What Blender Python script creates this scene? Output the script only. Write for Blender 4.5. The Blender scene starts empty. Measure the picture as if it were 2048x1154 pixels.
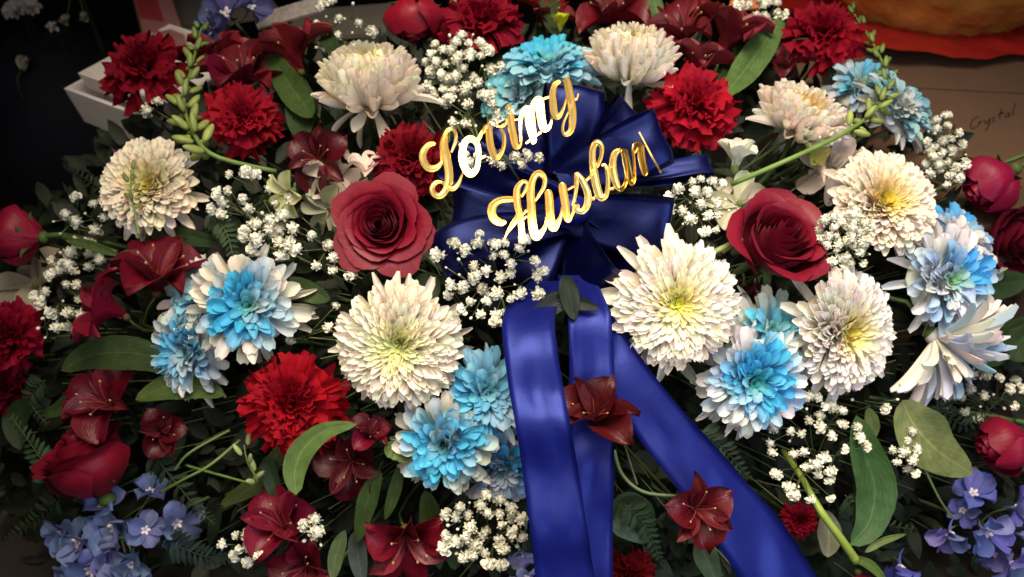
import bpy, math, random
from mathutils import Vector, Matrix, noise
rnd = random.Random(7)
PI = math.pi
rad = math.radians
sc = bpy.context.scene
COL = sc.collection

# ------------------------------------------------------------------ camera
PITCH = rad(42)
FOC = 1847.0                      # focal length in photo pixels (2048 wide)
CAM = Vector((0, 0, 1.0))
R = Vector((1, 0, 0))
F = Vector((0, math.cos(PITCH), -math.sin(PITCH)))
U = Vector((0, math.sin(PITCH), math.cos(PITCH)))
N = -F
cam_d = bpy.data.cameras.new('camera'); cam = bpy.data.objects.new('camera', cam_d); COL.objects.link(cam)
cam.location = CAM; cam.rotation_euler = (PI / 2 - PITCH, 0, 0)
cam_d.sensor_width = 36; cam_d.lens = FOC / 2048 * 36
cam_d.clip_start = 0.02; cam_d.clip_end = 60
cam_d.dof.use_dof = True; cam_d.dof.focus_distance = 0.85; cam_d.dof.aperture_fstop = 5.2
sc.camera = cam

# ------------------------------------------------------------------ light
w = bpy.data.worlds.new('World'); sc.world = w; w.use_nodes = True
w.node_tree.nodes['Background'].inputs[0].default_value = (0.75, 0.8, 1.0, 1)
w.node_tree.nodes['Background'].inputs[1].default_value = 0.02
sc.view_settings.view_transform = 'Standard'; sc.view_settings.look = 'None'
sc.view_settings.exposure = -0.08; sc.view_settings.gamma = 1.0

def area(name, loc, target, size, power, color, spread=180):
    l = bpy.data.lights.new(name, 'AREA'); l.shape = 'DISK'; l.size = size; l.energy = power; l.color = color
    l.spread = rad(spread)
    o = bpy.data.objects.new(name, l); COL.objects.link(o); o.location = loc
    o.rotation_euler = (Vector(target) - Vector(loc)).to_track_quat('-Z', 'Y').to_euler()
    return o
CEN = CAM + F * 0.87 + R * 0.03
area('ceiling_lamp', CEN + (N * 0.70 + U * 0.72 + R * 0.06) * 1.15, CEN + U * 0.03 + R * .10, 0.95, 11.0, (1.0, 0.85, 0.66), 70)
area('window_light', CEN + (N * 0.78 - U * 0.30 + R * 0.62) * 1.5, CEN, 0.7, 3.2, (0.74, 0.80, 1.0), 80)
area('room_fill', CEN + (N * 1.0 + U * 0.10 - R * 0.35) * 1.5, CEN, 1.3, 3.0, (1.0, 0.86, 0.70), 84)  # broad soft fill added from the camera side to lower contrast
sc.cycles.max_bounces = 6; sc.cycles.transparent_max_bounces = 4

# ------------------------------------------------------------------ placing
def P(px, py, d):
    return CAM + F * d + R * ((px - 1024) / FOC * d) + U * ((577 - py) / FOC * d)
def D(px, py):
    x = (px - 1080) / 1024; y = (py - 640) / 577
    return 0.885 + 0.14 * x * x + (0.20 if y < 0 else 0.05) * y * y
def dirv(n):
    return (R * n[0] + U * n[1] + N * n[2]).normalized()
def frame(n, roll=0.0):
    z = dirv(n); x = R - z * R.dot(z)
    if x.length < 0.15: x = U - z * U.dot(z)
    x.normalize(); y = z.cross(x)
    m = Matrix((x, y, z)).transposed()
    return (m @ Matrix.Rotation(roll, 3, 'Z')).to_4x4()

# ------------------------------------------------------------------ materials
def newmat(name):
    m = bpy.data.materials.new(name); m.use_nodes = True
    nt = m.node_tree
    for n in list(nt.nodes): nt.nodes.remove(n)
    out = nt.nodes.new('ShaderNodeOutputMaterial')
    return m, nt, out
def node(nt, t, **kw):
    n = nt.nodes.new(t)
    for k, v in kw.items():
        if isinstance(k, str) and hasattr(n, k): setattr(n, k, v)
    return n
def mixrgb(nt, fac, a, b, mode='MIX'):
    n = nt.nodes.new('ShaderNodeMix'); n.data_type = 'RGBA'; n.blend_type = mode
    for s, v in ((0, fac), (6, a), (7, b)):
        if isinstance(v, bpy.types.NodeSocket): nt.links.new(v, n.inputs[s])
        elif s == 0: n.inputs[0].default_value = v
        else: n.inputs[s].default_value = (*v, 1)
    return n.outputs[2]
def petal_mat(name, base=None, edge=None, rough=0.5, spec=0.25, transl=0.25, vein=30, bump=0.25, sheen=0.0, blotch=0.15, streak=0.0, streakcol=(.02, .0, .0), tint=None):
    """colour from the object's own colour, a gradient base->tip, veins and blotches."""
    m, nt, out = newmat(name); L = nt.links.new
    oi = node(nt, 'ShaderNodeObjectInfo'); uv = node(nt, 'ShaderNodeUVMap')
    sep = node(nt, 'ShaderNodeSeparateXYZ'); L(uv.outputs[0], sep.inputs[0])
    col = oi.outputs['Color']
    if base is not None:
        rmp = node(nt, 'ShaderNodeMapRange'); L(sep.outputs[0], rmp.inputs[0])
        rmp.inputs[1].default_value = 0.0; rmp.inputs[2].default_value = 0.55; rmp.inputs[3].default_value = 0.8; rmp.inputs[4].default_value = 0.0
        col = mixrgb(nt, rmp.outputs[0], col, base)
    if edge is not None:
        rm2 = node(nt, 'ShaderNodeMapRange'); L(sep.outputs[0], rm2.inputs[0])
        rm2.inputs[1].default_value = 0.6; rm2.inputs[2].default_value = 1.0; rm2.inputs[3].default_value = 0.0; rm2.inputs[4].default_value = 0.35
        col = mixrgb(nt, rm2.outputs[0], col, edge)
    tc = node(nt, 'ShaderNodeTexCoord')
    nz = node(nt, 'ShaderNodeTexNoise'); nz.inputs['Scale'].default_value = 90; nz.inputs['Detail'].default_value = 4
    geo = node(nt, 'ShaderNodeNewGeometry'); L(geo.outputs['Position'], nz.inputs['Vector'])
    dk = mixrgb(nt, 1.0, col, (1 - blotch * 2.2,) * 3, 'MULTIPLY')
    col = mixrgb(nt, nz.outputs[0], dk, col)
    mp = node(nt, 'ShaderNodeMapping'); L(uv.outputs[0], mp.inputs[0]); mp.inputs['Scale'].default_value = (2.2, vein, 1)
    nv = node(nt, 'ShaderNodeTexNoise'); L(mp.outputs[0], nv.inputs['Vector']); nv.inputs['Scale'].default_value = 1.0; nv.inputs['Detail'].default_value = 3
    if streak > 0:
        st = node(nt, 'ShaderNodeMapRange'); L(nv.outputs[0], st.inputs[0]); st.inputs[1].default_value = 0.52; st.inputs[2].default_value = 0.60
        st.inputs[3].default_value = 0; st.inputs[4].default_value = streak
        col = mixrgb(nt, st.outputs[0], col, streakcol)
    bs = node(nt, 'ShaderNodeBsdfPrincipled'); L(col, bs.inputs['Base Color'])
    bs.inputs['Roughness'].default_value = rough; bs.inputs['Specular IOR Level'].default_value = spec
    if sheen: bs.inputs['Sheen Weight'].default_value = sheen; bs.inputs['Sheen Roughness'].default_value = 0.4; bs.inputs['Sheen Tint'].default_value = (1, .25, .35, 1)
    bp = node(nt, 'ShaderNodeBump'); bp.inputs['Strength'].default_value = bump; bp.inputs['Distance'].default_value = 0.0015
    L(nv.outputs[0], bp.inputs['Height']); L(bp.outputs[0], bs.inputs['Normal'])
    if transl > 0:
        tr = node(nt, 'ShaderNodeBsdfTranslucent'); L(col, tr.inputs[0])
        ms = node(nt, 'ShaderNodeMixShader'); ms.inputs[0].default_value = transl
        L(bs.outputs[0], ms.inputs[1]); L(tr.outputs[0], ms.inputs[2]); L(ms.outputs[0], out.inputs[0])
    else: L(bs.outputs[0], out.inputs[0])
    return m
def plain_mat(name, col, rough=0.5, spec=0.3, metal=0.0, nscale=30, namt=0.3, bump=0.2, bdist=0.002, col2=None, coords='Object', objcol=False, aniso=0, sheen=0):
    m, nt, out = newmat(name); L = nt.links.new
    tc = node(nt, 'ShaderNodeTexCoord'); nz = node(nt, 'ShaderNodeTexNoise'); nz.inputs['Scale'].default_value = nscale; nz.inputs['Detail'].default_value = 5
    L(tc.outputs[coords], nz.inputs['Vector'])
    c2 = col2 if col2 else tuple(c * (1 - namt) for c in col)
    if objcol:
        oi = node(nt, 'ShaderNodeObjectInfo')
        a = oi.outputs['Color']; b = mixrgb(nt, 1.0, a, (1 - namt,) * 3, 'MULTIPLY'); c = mixrgb(nt, nz.outputs[0], a, b)
    else: c = mixrgb(nt, nz.outputs[0], col, c2)
    bs = node(nt, 'ShaderNodeBsdfPrincipled'); L(c, bs.inputs['Base Color'])
    bs.inputs['Roughness'].default_value = rough; bs.inputs['Specular IOR Level'].default_value = spec; bs.inputs['Metallic'].default_value = metal
    if sheen: bs.inputs['Sheen Weight'].default_value = sheen
    if bump:
        bp = node(nt, 'ShaderNodeBump'); bp.inputs['Strength'].default_value = bump; bp.inputs['Distance'].default_value = bdist
        L(nz.outputs[0], bp.inputs['Height']); L(bp.outputs[0], bs.inputs['Normal'])
    L(bs.outputs[0], out.inputs[0])
    return m
M = {}
M['mum'] = petal_mat('chrysanthemum_petal', rough=.5, spec=.22, transl=.30, vein=7, bump=.35, blotch=.06)
M['rose'] = petal_mat('rose_petal', edge=(.22, .006, .03), rough=.48, spec=.26, transl=.16, vein=14, bump=.35, sheen=.06, blotch=.22)
M['carn'] = petal_mat('carnation_petal', rough=.7, spec=.10, transl=.34, vein=14, bump=.5, blotch=.16)
M['alst'] = petal_mat('lily_petal', rough=.42, spec=.35, transl=.18, vein=16, bump=.6, blotch=.25)
M['alst_in'] = petal_mat('streaked_lily_petal', rough=.42, spec=.35, transl=.18, vein=16, bump=.6, blotch=.2, streak=.8, streakcol=(.02, .001, .004))
M['delph'] = petal_mat('delphinium_petal', rough=.5, spec=.25, transl=.3, vein=14, bump=.5, blotch=.2)
M['gyp'] = plain_mat('baby_breath_petal', (.78, .76, .62), rough=.6, namt=.08, nscale=150, objcol=True)
M['leaf'] = petal_mat('leaf', rough=.5, spec=.3, transl=.15, vein=18, bump=.6, blotch=.3)
def add_leaf_veins(m):
    nt = m.node_tree; L = nt.links.new
    bs = [n for n in nt.nodes if n.type == 'BSDF_PRINCIPLED'][0]; tr = [n for n in nt.nodes if n.type == 'BSDF_TRANSLUCENT'][0]
    src = bs.inputs['Base Color'].links[0].from_socket
    uv = node(nt, 'ShaderNodeUVMap'); sp_ = node(nt, 'ShaderNodeSeparateXYZ'); L(uv.outputs[0], sp_.inputs[0])
    def mth(op, a, b=None):
        n = nt.nodes.new('ShaderNodeMath'); n.operation = op
        for k, v in ((0, a), (1, b)):
            if isinstance(v, bpy.types.NodeSocket): L(v, n.inputs[k])
            elif v is not None: n.inputs[k].default_value = v
        return n.outputs[0]
    off = mth('ABSOLUTE', mth('SUBTRACT', sp_.outputs[1], .5))
    mid = mth('LESS_THAN', off, .022)
    side = mth('LESS_THAN', mth('ABSOLUTE', mth('SUBTRACT', mth('FRACT', mth('SUBTRACT', mth('MULTIPLY', sp_.outputs[0], 11), mth('MULTIPLY', off, 7))), .5)), .06)
    fac = mth('MAXIMUM', mth('MULTIPLY', mid, .45), mth('MULTIPLY', side, .22))
    lt = mixrgb(nt, 1.0, src, (2.4, 2.1, 2.2), 'MULTIPLY'); c = mixrgb(nt, fac, src, lt); L(c, bs.inputs['Base Color']); L(c, tr.inputs[0])
add_leaf_veins(M['leaf'])
M['stem'] = plain_mat('green_stem', (.10, .16, .035), rough=.45, nscale=60, namt=.5, objcol=True)
M['thin_stem'] = plain_mat('thin_stem', (.12, .16, .06), rough=.5, nscale=60, namt=.4)
M['pollen'] = plain_mat('pollen', (.35, .22, .10), rough=.8, nscale=400)
M['gyp_dark'] = plain_mat('calyx_green', (.16, .22, .08), rough=.6)

# ------------------------------------------------------------------ mesh helpers
def mesh_from(name, v, f, uv=None, smooth=True, mat=None):
    me = bpy.data.meshes.new(name); me.from_pydata(v, [], f)
    if uv is not None:
        lay = me.uv_layers.new(name='UVMap'); data = []
        for p in me.loops: data.extend(uv[p.vertex_index])
        lay.data.foreach_set('uv', data)
    if smooth: me.polygons.foreach_set('use_smooth', [True] * len(me.polygons))
    if mat: me.materials.append(mat)
    me.update(); return me
def obj(name, me, parent=None, mw=None, color=None, kind=None):
    o = bpy.data.objects.new(name, me); COL.objects.link(o)
    if parent: o.parent = parent
    if mw is not None: o.matrix_local = mw
    if color is not None: o.color = (*color[:3], 1)
    if kind: o['kind'] = kind
    return o
def thing(name, label, cat, mw, group=None):
    o = bpy.data.objects.new(name, None); COL.objects.link(o); o.matrix_world = mw; o.empty_display_size = .01
    o['label'] = label; o['category'] = cat
    if group: o['group'] = group
    return o
def tagm(o, label, cat, group=None):
    o['label'] = label; o['category'] = cat
    if group: o['group'] = group
    return o
def rootm(p, n, roll=0): return Matrix.Translation(p) @ frame(n, roll)
def grid(nu, nv, fn, tipdense=False):
    """fn(u 0..1, v -1..1) -> point ; nu rows along, nv columns across"""
    v = []; uv = []; f = []
    for i in range(nu):
        for j in range(nv):
            a = (i / (nu - 1)) ** (0.72 if tipdense else 1); b = j / (nv - 1) * 2 - 1
            v.append(fn(a, b)); uv.append((a, b * .5 + .5))
    for i in range(nu - 1):
        for j in range(nv - 1):
            k = i * nv + j; f.append((k, k + 1, k + nv + 1, k + nv))
    return v, f, uv
def spine(th0, curl, curl2=0.0, n=40):
    pts = [(0, 0)]; x = z = 0
    for i in range(n):
        u = (i + .5) / n; a = th0 + curl * u + curl2 * u * u
        x += math.cos(a) / n; z += math.sin(a) / n; pts.append((x, z))
    def at(u):
        k = min(n - 1e-6, u * n); i = int(k); t = k - i
        a = th0 + curl * u + curl2 * u * u
        return (pts[i][0] * (1 - t) + pts[i + 1][0] * t, pts[i][1] * (1 - t) + pts[i + 1][1] * t, -math.sin(a), math.cos(a))
    return at
def petal(name, mat, nu, nv, wfn, curl=0., curl2=0., cup=0., ruffle=0., rk=3, zig=0., tw=0., seed=0, notch=0., asp=1.0):
    rr = random.Random(seed); sp = spine(0, curl, curl2); ph = rr.random() * 6; ph2 = rr.random() * 6
    def fn(u, v):
        uu = u
        if u > .99: uu = u + (zig * (1 if int(round((v + 1) * (nv - 1) / 2)) % 2 else -1)) - notch * (1 - abs(v))
        x, z, nx, nz = sp(min(1, uu)); x += max(0, uu - 1) * -nz * -1
        wv = wfn(u) * .5
        off = cup * asp * v * v * wv + ruffle * u ** 2 * math.sin(rk * v + ph + u * 2) + ruffle * .5 * u ** 2 * math.sin(rk * 2.3 * v + ph2)
        yy = v * wv
        return (x + nx * off, yy + tw * u * u * z, z + nz * off)
    v, f, uv = grid(nu, nv, fn, True)
    return mesh_from(name, v, f, uv, True, mat)
def tube_data(pts, r0, r1, sides, V, FF):
    base = len(V); n = len(pts)
    prev = None
    for i, p in enumerate(pts):
        t = (pts[min(i + 1, n - 1)] - pts[max(i - 1, 0)])
        t = t.normalized() if t.length > 1e-9 else Vector((0, 0, 1))
        a = t.orthogonal().normalized() if prev is None else (prev - t * prev.dot(t)).normalized()
        prev = a; b = t.cross(a); rr = r0 + (r1 - r0) * i / (n - 1)
        for k in range(sides):
            an = 2 * PI * k / sides; V.append(tuple(p + (a * math.cos(an) + b * math.sin(an)) * rr))
    for i in range(n - 1):
        for k in range(sides):
            k2 = (k + 1) % sides
            FF.append((base + i * sides + k, base + i * sides + k2, base + (i + 1) * sides + k2, base + (i + 1) * sides + k))
    FF.append(tuple(base + k for k in range(sides))[::-1]); FF.append(tuple(base + (n - 1) * sides + k for k in range(sides)))
def smooth_path(pts, n):
    """catmull-rom through tuples of any length"""
    out = []; m = len(pts)
    for s in range(n):
        t = s / (n - 1) * (m - 1); i = min(m - 2, int(t)); u = t - i
        p0 = pts[max(0, i - 1)]; p1 = pts[i]; p2 = pts[i + 1]; p3 = pts[min(m - 1, i + 2)]
        out.append(tuple(.5 * ((2 * b) + (-a + c) * u + (2 * a - 5 * b + 4 * c - d) * u * u + (-a + 3 * b - 3 * c + d) * u ** 3) for a, b, c, d in zip(p0, p1, p2, p3)))
    return out
def ellipsoid(rx, ry, rz, nu=8, nv=10, fn=None, V=None, FF=None, M4=None):
    v = []; f = []
    for i in range(nu + 1):
        th = PI * i / nu
        for j in range(nv):
            ph = 2 * PI * j / nv
            p = Vector((rx * math.sin(th) * math.cos(ph), ry * math.sin(th) * math.sin(ph), rz * math.cos(th)))
            if fn: p = fn(p, th, ph)
            v.append(p)
    for i in range(nu):
        for j in range(nv):
            k = (j + 1) % nv; f.append((i * nv + j, (i + 1) * nv + j, (i + 1) * nv + k, i * nv + k))
    if V is not None:
        b = len(V)
        for p in v: V.append(tuple((M4 @ p) if M4 else p))
        for q in f: FF.append(tuple(b + k for k in q))
        return
    return [tuple(p) for p in v], f
def box_data(V, FF, M4, sx, sy, sz, taper=1.0):
    b = len(V)
    for z, k in ((0, taper), (1, 1)):
        for x, y in ((-1, -1), (1, -1), (1, 1), (-1, 1)):
            V.append(tuple(M4 @ Vector((x * sx / 2 * k, y * sy / 2 * k, z * sz))))
    for q in ((0, 3, 2, 1), (4, 5, 6, 7), (0, 1, 5, 4), (1, 2, 6, 5), (2, 3, 7, 6), (3, 0, 4, 7)): FF.append(tuple(b + k for k in q))

CORE = P(1080, 700, 1.16)
def add_stem(root, S, r=.0028, color=(.06, .11, .03), start=0.0, name='stem'):
    p0 = root.matrix_world.translation; zax = root.matrix_world.to_3x3() @ Vector((0, 0, -1))
    tgt = CORE + (p0 - CORE) * .25
    a = p0 + zax * start; b = a + zax * min(.06, S); 
    pts = smooth_path([tuple(a), tuple(b), tuple((b + tgt) / 2 + zax * .02), tuple(tgt)], 9)
    inv = root.matrix_world.inverted(); V = []; FF = []
    tube_data([inv @ Vector(p) for p in pts], r, r, 6, V, FF)
    obj(name, mesh_from(name, V, FF, None, True, M['stem']), root, color=color)
def xf(phi, elev, base, s, tw=0.0):
    """petal local matrix: length scale s=(L,W,L)"""
    return Matrix.Rotation(phi, 4, 'Z') @ Matrix.Translation(base) @ Matrix.Rotation(-elev, 4, 'Y') @ Matrix.Rotation(tw, 4, 'X') @ Matrix.Diagonal((*s, 1))
def lerp(a, b, t): return tuple(x + (y - x) * t for x, y in zip(a, b))
def setup_world(): bpy.context.view_layer.update()

# ------------------------------------------------------------------ chrysanthemums
def wf_mum(u): return (0.42 + 0.58 * min(1, max(0, u - .05) * 1.6) ** 1.2) * (1 - .52 * max(0, (u - .80) / .20) ** 2.4)
def wf_mum2(u): return (0.34 + 0.66 * min(1, max(0, u - .1) * 1.6)) * (1 - .74 * max(0, (u - .66) / .34) ** 2.0)
MUM = []; MUMB = []; MUMC = []
for k in range(8):
    t = k / 7; row = []; rb = []
    for s in range(3):
        row.append(petal('petal', M['mum'], 7, 5, wf_mum if s else wf_mum2, curl=.1, curl2=-(1.55 - .85 * t) - (s - 1) * .25, cup=1.1, asp=.22, seed=k * 3 + s, notch=.04 if s == 1 else 0))
        rb.append(petal('petal', M['mum'], 7, 5, wf_mum if s else wf_mum2, curl=1.1 - .1 * t + (s - 1) * .22, curl2=-.05, cup=1.3, asp=.24, seed=k * 3 + s, notch=.04 if s == 1 else 0))
    MUM.append(row); MUMB.append(rb)
    MUMC.append([petal('petal', M['mum'], 7, 5, wf_mum if s else wf_mum2, curl=.25, curl2=-(.75 - .25 * t) - (s - 1) * .2, cup=1.2, asp=.2, seed=k * 3 + s, notch=.04 if s == 1 else 0) for s in range(3)])
ST = [petal('petal', M['mum'], 8, 5, wf_mum2, curl=-.25 + .3 * s, curl2=-.3, cup=1.1, asp=.2, seed=50 + s, tw=.3) for s in range(3)]
mumcore = mesh_from('flower_core', *ellipsoid(1, 1, .75, 6, 10), None, True, M['mum'])
def mum(px, py, Rpx, n, label, name='white_chrysanthemum', d=None, dz=0., npet=235, emin=4, hue='white', extras=(), seed=0, roll=0., wid=1., L0=.30, flat=0., side=None, tipc=None, midc=None, cenc=None, cut=None, curlb=0, hgt=.48, incurve=False, soft=False, strays=9, fan=False):
    rr = random.Random(seed * 77 + 5)
    d = (d if d else D(px, py)) + dz; S = Rpx * d / FOC
    root = thing(name, label, 'flower', rootm(P(px, py, d), n, 0), 'white chrysanthemums' if hue == 'white' else 'blue dyed chrysanthemums')
    tipc = tipc or (.84, .78, .70); midc = midc or (.74, .68, .50); cenc = cenc or (.62, .60, .16)
    if hue == 'blue': npet = int(npet * .80); strays = 13
    for i in range(npet):
        t = (i + .5) / npet
        phi = i * 2.399963 + rr.uniform(-.22, .22) * (1.6 if hue == 'blue' else 1) + roll
        if cut and math.cos(phi - rad(cut)) > .3 and t > .35: continue
        rho = S * (t ** .55) * .98; zz = S * (hgt * math.sqrt(max(0, 1 - t * t)) - .14 * math.exp(-(t / .07) ** 2)) + S * math.sin(rad(emin)) * t
        if incurve: br_, bz = .15 * S * math.sqrt(t), .10 * S * (1 - t)
        else: br_, bz = .46 * rho, .28 * zz
        L = math.hypot(rho - br_, zz - bz) * (rr.uniform(.85, 1.25) if hue == 'blue' else rr.uniform(.95, 1.10)) * (1.0 if incurve else 1.12)
        k = min(7, max(0, int(t * 8) + curlb)); me = (MUMB if incurve else MUMC if soft else MUM)[k][rr.randrange(3)]
        elev = math.atan2(zz - bz, rho - br_) + rad(rr.uniform(-9, 9) if hue == 'blue' else rr.uniform(-6, 6)) - (.45 if incurve else -.05 if soft else -(.46 - .27 * t))
        W = S * (.150 + .075 * t) * wid * rr.uniform(.85, 1.15)
        base = Vector((br_, 0, bz))
        if fan:
            base = Vector((.10 * S, 0, .02 * S)); L = S * rr.uniform(.92, 1.18) * (1.15 - .25 * abs(t - .6)); elev = rad(62 - 58 * t + rr.uniform(-5, 5)); W = S * rr.uniform(.10, .15); me = MUMC[7][rr.randrange(3)]
        if hue == 'white':
            c = lerp(cenc, midc, min(1, t * 6)); c = lerp(c, tipc, max(0, min(1, (t - .10) * 3.5)))
        else:
            # dye taken up unevenly: by direction and by ring
            q = .5 + .5 * math.cos(phi - rad(side[0]))
            ring = math.exp(-((t - side[1]) / side[2]) ** 2)
            pt_ = noise.noise(Vector((math.cos(phi) * 1.6 * t, math.sin(phi) * 1.6 * t, seed * 3.1)))
            am = max(0, min(1, ring * (.62 + .62 * q) + rr.uniform(-.15, .15) + pt_ * .8))
            c = lerp(tipc, midc, am)
            if t < .16: c = lerp(cenc, c, t / .16)
        if hue == 'white': c = (c[0] * 1.0, c[1] * .99, c[2] * .95)
        if fan and rr.random() < .35: c = lerp(c, (.20, .42, .72), .55)
        c = tuple(max(.01, x * rr.uniform(.90, 1.04)) for x in c)
        obj('petal', me, root, xf(phi, elev, base, (L, W, L), rr.uniform(-.15, .15)), c)
    for q in range(0 if incurve else strays):
        ph = q * 360 / strays + rr.uniform(-18, 18); el = rr.uniform(-12, 8) + emin * .5
        if hue == 'white': c = tipc
        else: c = lerp(tipc, midc, rr.uniform(0, .25))
        L = S * rr.uniform(.86, 1.0) * 1.12; W = S * rr.uniform(.14, .2)
        obj('petal', MUMC[7][rr.randrange(3)], root, xf(rad(ph), rad(el), Vector((.1 * S, 0, -.03 * S)), (L, W, L), rr.uniform(-.4, .4)), tuple(x * rr.uniform(.92, 1) for x in c))
    for (ph, el, lf, wf) in extras:
        me = ST[rr.randrange(3)]; obj('petal', me, root, xf(rad(ph), rad(el), Vector((.12 * S, 0, -.02 * S)), (S * lf, S * wf, S * lf), rr.uniform(-.3, .3)), tuple(x * .97 for x in tipc))
    obj('flower_core', mumcore, root, Matrix.Diagonal((.17 * S, .17 * S, .2 * S, 1)) if incurve or fan else Matrix.Diagonal((.78 * S, .78 * S, .20 * S, 1)), lerp(cenc, tipc, .7))
    obj('calyx', mumcore, root, Matrix.Translation((0, 0, -.06 * S)) @ Matrix.Diagonal((.15 * S, .15 * S, .16 * S, 1)), (.10, .16, .04))
    add_stem(root, S, start=.08 * S)
    return root
mum(742, 208, 112, (-.02, .80, .60), 'large creamy white chrysanthemum seen from the side, above the word Loving', npet=270, emin=8, incurve=True, hgt=.95, extras=((-60, -42, .95, .26), (-112, -22, .62, .25), (-8, 16, 1.2, .12), (-128, -62, .8, .12), (200, -25, .85, .16)), seed=1, tipc=(0.87, 0.82, 0.72), cenc=(.74, .70, .30), midc=(0.86, 0.80, 0.56))
mum(1258, 158, 100, (.03, .82, .58), 'white chrysanthemum in the top row with one long petal hanging down', npet=260, emin=10, incurve=True, hgt=.95, extras=((-92, -58, 1.12, .26),), seed=2, tipc=(0.88, 0.83, 0.74))
mum(1590, 258, 108, (.28, .72, .62), 'white chrysanthemum at upper right crossed by a green bud stem', npet=250, emin=8, incurve=True, hgt=.62, extras=((200, 4, 1.15, .14), (-50, -25, 1.0, .2), (-10, -20, 1.1, .16)), seed=3, tipc=(0.88, 0.81, 0.74), cenc=(.72, .56, .10), midc=(0.86, 0.70, 0.43))
mum(306, 376, 98, (-.10, .22, .97), 'white chrysanthemum at far left with green buds in front of it', soft=True, npet=320, emin=2, extras=((-45, -12, 1.12, .22), (-62, -20, 1.12, .15), (-120, -8, 1.1, .2), (-105, -10, 1.12, .18)), seed=4, tipc=(0.86, 0.79, 0.68), midc=(0.84, 0.75, 0.47), cenc=(.72, .66, .2))
mum(1756, 412, 108, (.16, .30, .94), 'cream chrysanthemum with yellow heart, topmost of the right-hand pair', soft=True, npet=340, emin=2, seed=5, extras=((100, 8, 1.1, .18), (15, 0, 1.1, .15)), tipc=(0.88, 0.81, 0.73), midc=(0.88, 0.75, 0.47), cenc=(.68, .54, .05))
mum(800, 684, 126, (-.02, -.10, .99), 'big white chrysanthemum with pale green heart facing the camera left of the ribbons', npet=380, emin=0, extras=((92, 22, 1.05, .2), (80, 14, 1.02, .16), (-172, 0, 1.03, .16), (8, 0, 1.07, .12)), seed=6, wid=.8, tipc=(0.88, 0.83, 0.72), cenc=(.50, .55, .22), midc=(0.79, 0.79, 0.43), dz=-.01)
mum(1345, 605, 128, (.10, -.02, 1), 'big white chrysanthemum with bright yellow heart right of the bow', npet=370, emin=0, extras=((174, 2, 1.1, .3), (190, -3, 1.08, .32), (135, 4, 1.12, .18), (225, -2, 1.15, .26), (-98, -6, 1.2, .17), (-115, -6, 1.15, .15), (95, 8, 1.12, .22)), seed=7, wid=.82, tipc=(0.88, 0.84, 0.76), midc=(0.88, 0.84, 0.50), cenc=(.62, .62, .06), dz=-.01)
mum(1672, 662, 124, (.42, -.06, .9), 'white chrysanthemum turned to the right, between two blue dyed ones', soft=True, npet=350, emin=0, extras=((-40, 0, 1.15, .2), (-20, 3, 1.1, .16), (-110, -10, 1.0, .2), (205, -10, 1.05, .22)), seed=8, wid=.85, tipc=(.88, .85, .84), midc=(.86, .80, .58), cenc=(.66, .58, .10))
mum(1868, 672, 112, (.62, -.60, .22), 'lavender white chrysanthemum at right seen from behind, petals fanned downward', npet=88, emin=6, seed=9, wid=.80, fan=True, strays=0, tipc=(0.83, 0.79, 0.79), midc=(0.51, 0.62, 0.77), cenc=(.4, .5, .6), curlb=2, L0=.5)
mum(1668, 330, 52, (.1, -.5, .6), 'small white bloom with hanging petals tucked behind the half open rose', npet=40, emin=-5, seed=23, tipc=(0.83, 0.80, 0.75), dz=.03, wid=1.5)
TEAL = (.14, .52, .56); BLU = (.08, .40, .66); SKY = (.06, .42, .70)
mum(500, 612, 108, (.12, .02, .99), 'blue and white dyed chrysanthemum at left with turquoise heart', 'blue_chrysanthemum', hue='blue', npet=150, emin=2, wid=1.2, side=(170, .30, .42), tipc=(0.75, 0.72, 0.63), midc=SKY, cenc=(.10, .40, .36), seed=10, extras=((-10, -4, 1.15, .13), (15, 0, 1.15, .13), (-25, -2, 1.1, .12), (0, 4, 1.12, .1)))
mum(392, 700, 92, (-.45, -.10, .88), 'pale blue chrysanthemum overlapping its neighbour, left lower one of the pair', 'blue_chrysanthemum', hue='blue', npet=130, emin=-2, wid=1.2, side=(100, .35, .4), tipc=(0.70, 0.70, 0.66), midc=(0.12, 0.45, 0.72), cenc=(.12, .36, .5), seed=11, extras=((-75, -10, 1.2, .2), (-60, -15, 1.1, .2)), dz=.02)
mum(415, 600, 92, (-.3, .5, .8), 'white petalled dyed chrysanthemum behind the turquoise one at left', 'blue_chrysanthemum', hue='blue', npet=90, emin=0, wid=1.5, side=(200, .3, .3), tipc=(0.75, 0.72, 0.66), midc=(0.24, 0.55, 0.74), cenc=(.2, .5, .6), seed=12, dz=.035)
mum(1098, 150, 92, (-.08, .72, .66), 'turquoise chrysanthemum in the top row beside a white one', 'blue_chrysanthemum', hue='blue', npet=140, emin=2, wid=1.25, side=(120, .45, .55), tipc=(0.38, 0.56, 0.63), midc=(0.05, 0.39, 0.57), cenc=(.10, .38, .38), seed=13, dz=.01)
mum(1040, 200, 78, (-.45, .25, .8), 'greyish blue chrysanthemum behind the letters v i n', 'blue_chrysanthemum', hue='blue', npet=70, emin=-5, wid=1.7, side=(180, .5, .6), tipc=(0.45, 0.54, 0.61), midc=(0.12, 0.39, 0.51), cenc=(.2, .35, .45), seed=14, dz=.035)
mum(1722, 182, 72, (-.15, .55, .75), 'faded blue chrysanthemum with striped white petals behind the right bud stem', 'blue_chrysanthemum', hue='blue', npet=80, emin=0, wid=1.1, side=(-30, .4, .5), tipc=(0.56, 0.56, 0.59), midc=(0.12, 0.40, 0.61), cenc=(.3, .42, .2), seed=15, dz=.02)
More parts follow.
